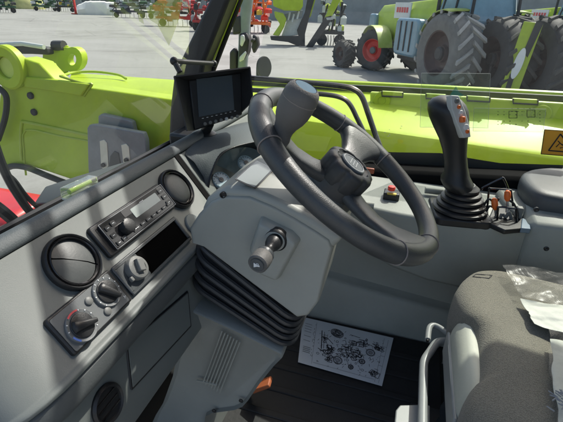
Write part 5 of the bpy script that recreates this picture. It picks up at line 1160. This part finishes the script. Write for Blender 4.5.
# white tarpaulin over a load
p0 = onZ(97, 15, 0); d = V((p0.x, p0.y, 0)).normalized(); s_ = V((d.y, -d.x, 0)); dist = (p0-CAM).dot(hd); W_ = 35/F_PX*dist
FR = frame(p0, s_, d, (0, 0, 1)); rings = []; rnd = random.Random(3)
for i in range(17):
    u = i/16; x = (u-.5)*W_; hgt = 1.15+.75*math.sin(min(1, u*2.2)*math.pi/2)*(1-.25*u)+rnd.uniform(-.06, .06)
    rings.append([(x, 0+rnd.uniform(-.1, .1), 0), (x, -.1+rnd.uniform(-.05, .05), hgt*.5), (x, .3, hgt*.93), (x, 1.0, hgt), (x, 2.0, hgt*.95), (x, 2.6, hgt*.5), (x, 2.7, 0)])
mb = MB(); mb.loft(rings, fr=FR); tag(mb.build('tarpaulin', 'tarp', smooth=35), 'white tarpaulin draped over a load in the far row', 'tarpaulin')
# parked cars and building at the back right
def car(px, py, m_, label):
    p0 = onZ(px, py, 0); d = V((p0.x, p0.y, 0)).normalized(); s_ = V((d.y, -d.x, 0)); root = thing('parked_car', tuple(p0), label, 'car', 'cars parked behind the tractors'); FR = frame(p0, s_, d, (0, 0, 1))
    mb = MB(); mb.loft([[(x, -.85, z0), (x, .85, z0), (x, .88, z1*.75), (x, .75, z1), (x, -.75, z1), (x, -.88, z1*.75)] for x, z0, z1 in ((-2.15, .4, .7), (-2.0, .3, .85), (-1.0, .28, .95), (1.2, .28, .98), (2.0, .3, .92), (2.15, .4, .75))], fr=FR); mb.build('body', m_, root, bevel=.06)
    mb = MB(); mb.loft([[(x, -w_, z) for x in (x0, x1)]+[(x1, w_, z), (x0, w_, z)] for x0, x1, w_, z in ((-1.3, 1.7, .76, .93), (-.7, 1.3, .66, 1.36))], fr=FR); mb.build('cabin_glass', 'screen', root, bevel=.06)
    mb = MB(); mb.prism(rrect(2.1, 1.34, .2, 4, .3, 0), 1.36, 1.45, FR); mb.build('roof', m_, root, bevel=.03)
    for x in (-1.35, 1.35):
        for y in (-.78, .78):
            mb = MB(); mb.lathe([(.02, -.1), (.32, -.1), (.33, .1), (.02, .1)], FR @ T(x, y, .33) @ Matrix.Rotation(R(90), 4, 'X'), 18); mb.build('wheel', 'tyre', root)
car(500, 40, 'white', 'white car parked behind the tractors, left of two'); car(545, 42, 'pale_grey', 'pale grey car parked behind the tractors, right of two')
def building(c, az, L_, dp, H_, label, win=True):
    d = V((math.sin(az), math.cos(az), 0)); s_ = V((d.y, -d.x, 0)); FR = frame(c, s_, d, (0, 0, 1)); root = thing('building', tuple(c), label, 'building')
    mb = MB(); mb.box((0, dp/2, H_/2), (L_, dp, H_), FR); mb.build('wall', 'wall', root)
    mb = MB(); mb.box((0, dp/2, H_+.2), (L_+.6, dp+.6, .4), FR); mb.build('roof', 'frame', root)
    n = int(L_/4.5) if win else 0
    for i in range(n):
        x = -L_/2+(i+.5)*L_/n; mb = MB(); framebox(mb, x-1.2, x+1.2, 1.0, 2.8, .1, -.05, .06, FR @ Matrix.Rotation(R(90), 4, 'X')); w_ = mb.build('window', 'white', root)
        mb = MB(); mb.box((x, -.01, 1.9), (2.2, .04, 1.6), FR); mb.build('pane', 'screen', w_)
building((66, -14, 0), R(96), 84, 14, 7, 'pale grey workshop building behind the tractors', False)
building((110, 70, 0), R(55), 90, 16, 8, 'long pale hall behind the far row of machines')
mb = MB(); rnd = random.Random(8)
for i in range(900):
    x = rnd.uniform(0, 34); a = V((44+x*.05+rnd.gauss(0, .5), -2-x*.6, rnd.uniform(0, 2.2))); e = V((rnd.gauss(0, 1), rnd.gauss(0, 1), rnd.gauss(0, 1))).normalized()*.28; f2 = e.cross(V((rnd.gauss(0, 1), rnd.gauss(0, 1), rnd.gauss(0, 1)))).normalized()*.22
    mb.add([a-e, a+f2, a+e, a-f2], [(0, 1, 2, 3)])
tag(mb.build('hedge', 'hedge'), 'low green hedge behind the parked tractors', 'hedge')

for me_, m_ in PEND: me_.materials[0] = M[m_]
# =================================================================== light
SUN_AZ, SUN_EL = R(115), R(50)     # azimuth from +Y clockwise
Ldir = V((math.sin(SUN_AZ)*math.cos(SUN_EL), math.cos(SUN_AZ)*math.cos(SUN_EL), math.sin(SUN_EL)))
sun = bpy.data.objects.new('sun', bpy.data.lights.new('sun', 'SUN')); COL.objects.link(sun)
sun.data.energy = 3.3; sun.data.angle = R(.55); sun.data.color = (1, .965, .90)
sun.rotation_euler = Ldir.to_track_quat('Z', 'Y').to_euler()
w = bpy.data.worlds.new('World'); sc.world = w; w.use_nodes = True; nt = w.node_tree
sky = nt.nodes.new('ShaderNodeTexSky'); sky.sky_type = 'NISHITA'; sky.sun_disc = False; sky.sun_elevation = SUN_EL; sky.sun_rotation = SUN_AZ; sky.ozone_density = .4; sky.dust_density = 4.0; sky.air_density = 1.0
bg = nt.nodes['Background']; bg.inputs['Strength'].default_value = .15; nt.links.new(sky.outputs['Color'], bg.inputs['Color'])
vs = sc.view_settings; vs.view_transform = 'Standard'; vs.look = 'None'; vs.exposure = .60; vs.gamma = 1; vs.use_curve_mapping = False
sc.cycles.max_bounces = 8; sc.cycles.transparent_max_bounces = 16; sc.cycles.diffuse_bounces = 4
sc.cycles.use_denoising = True
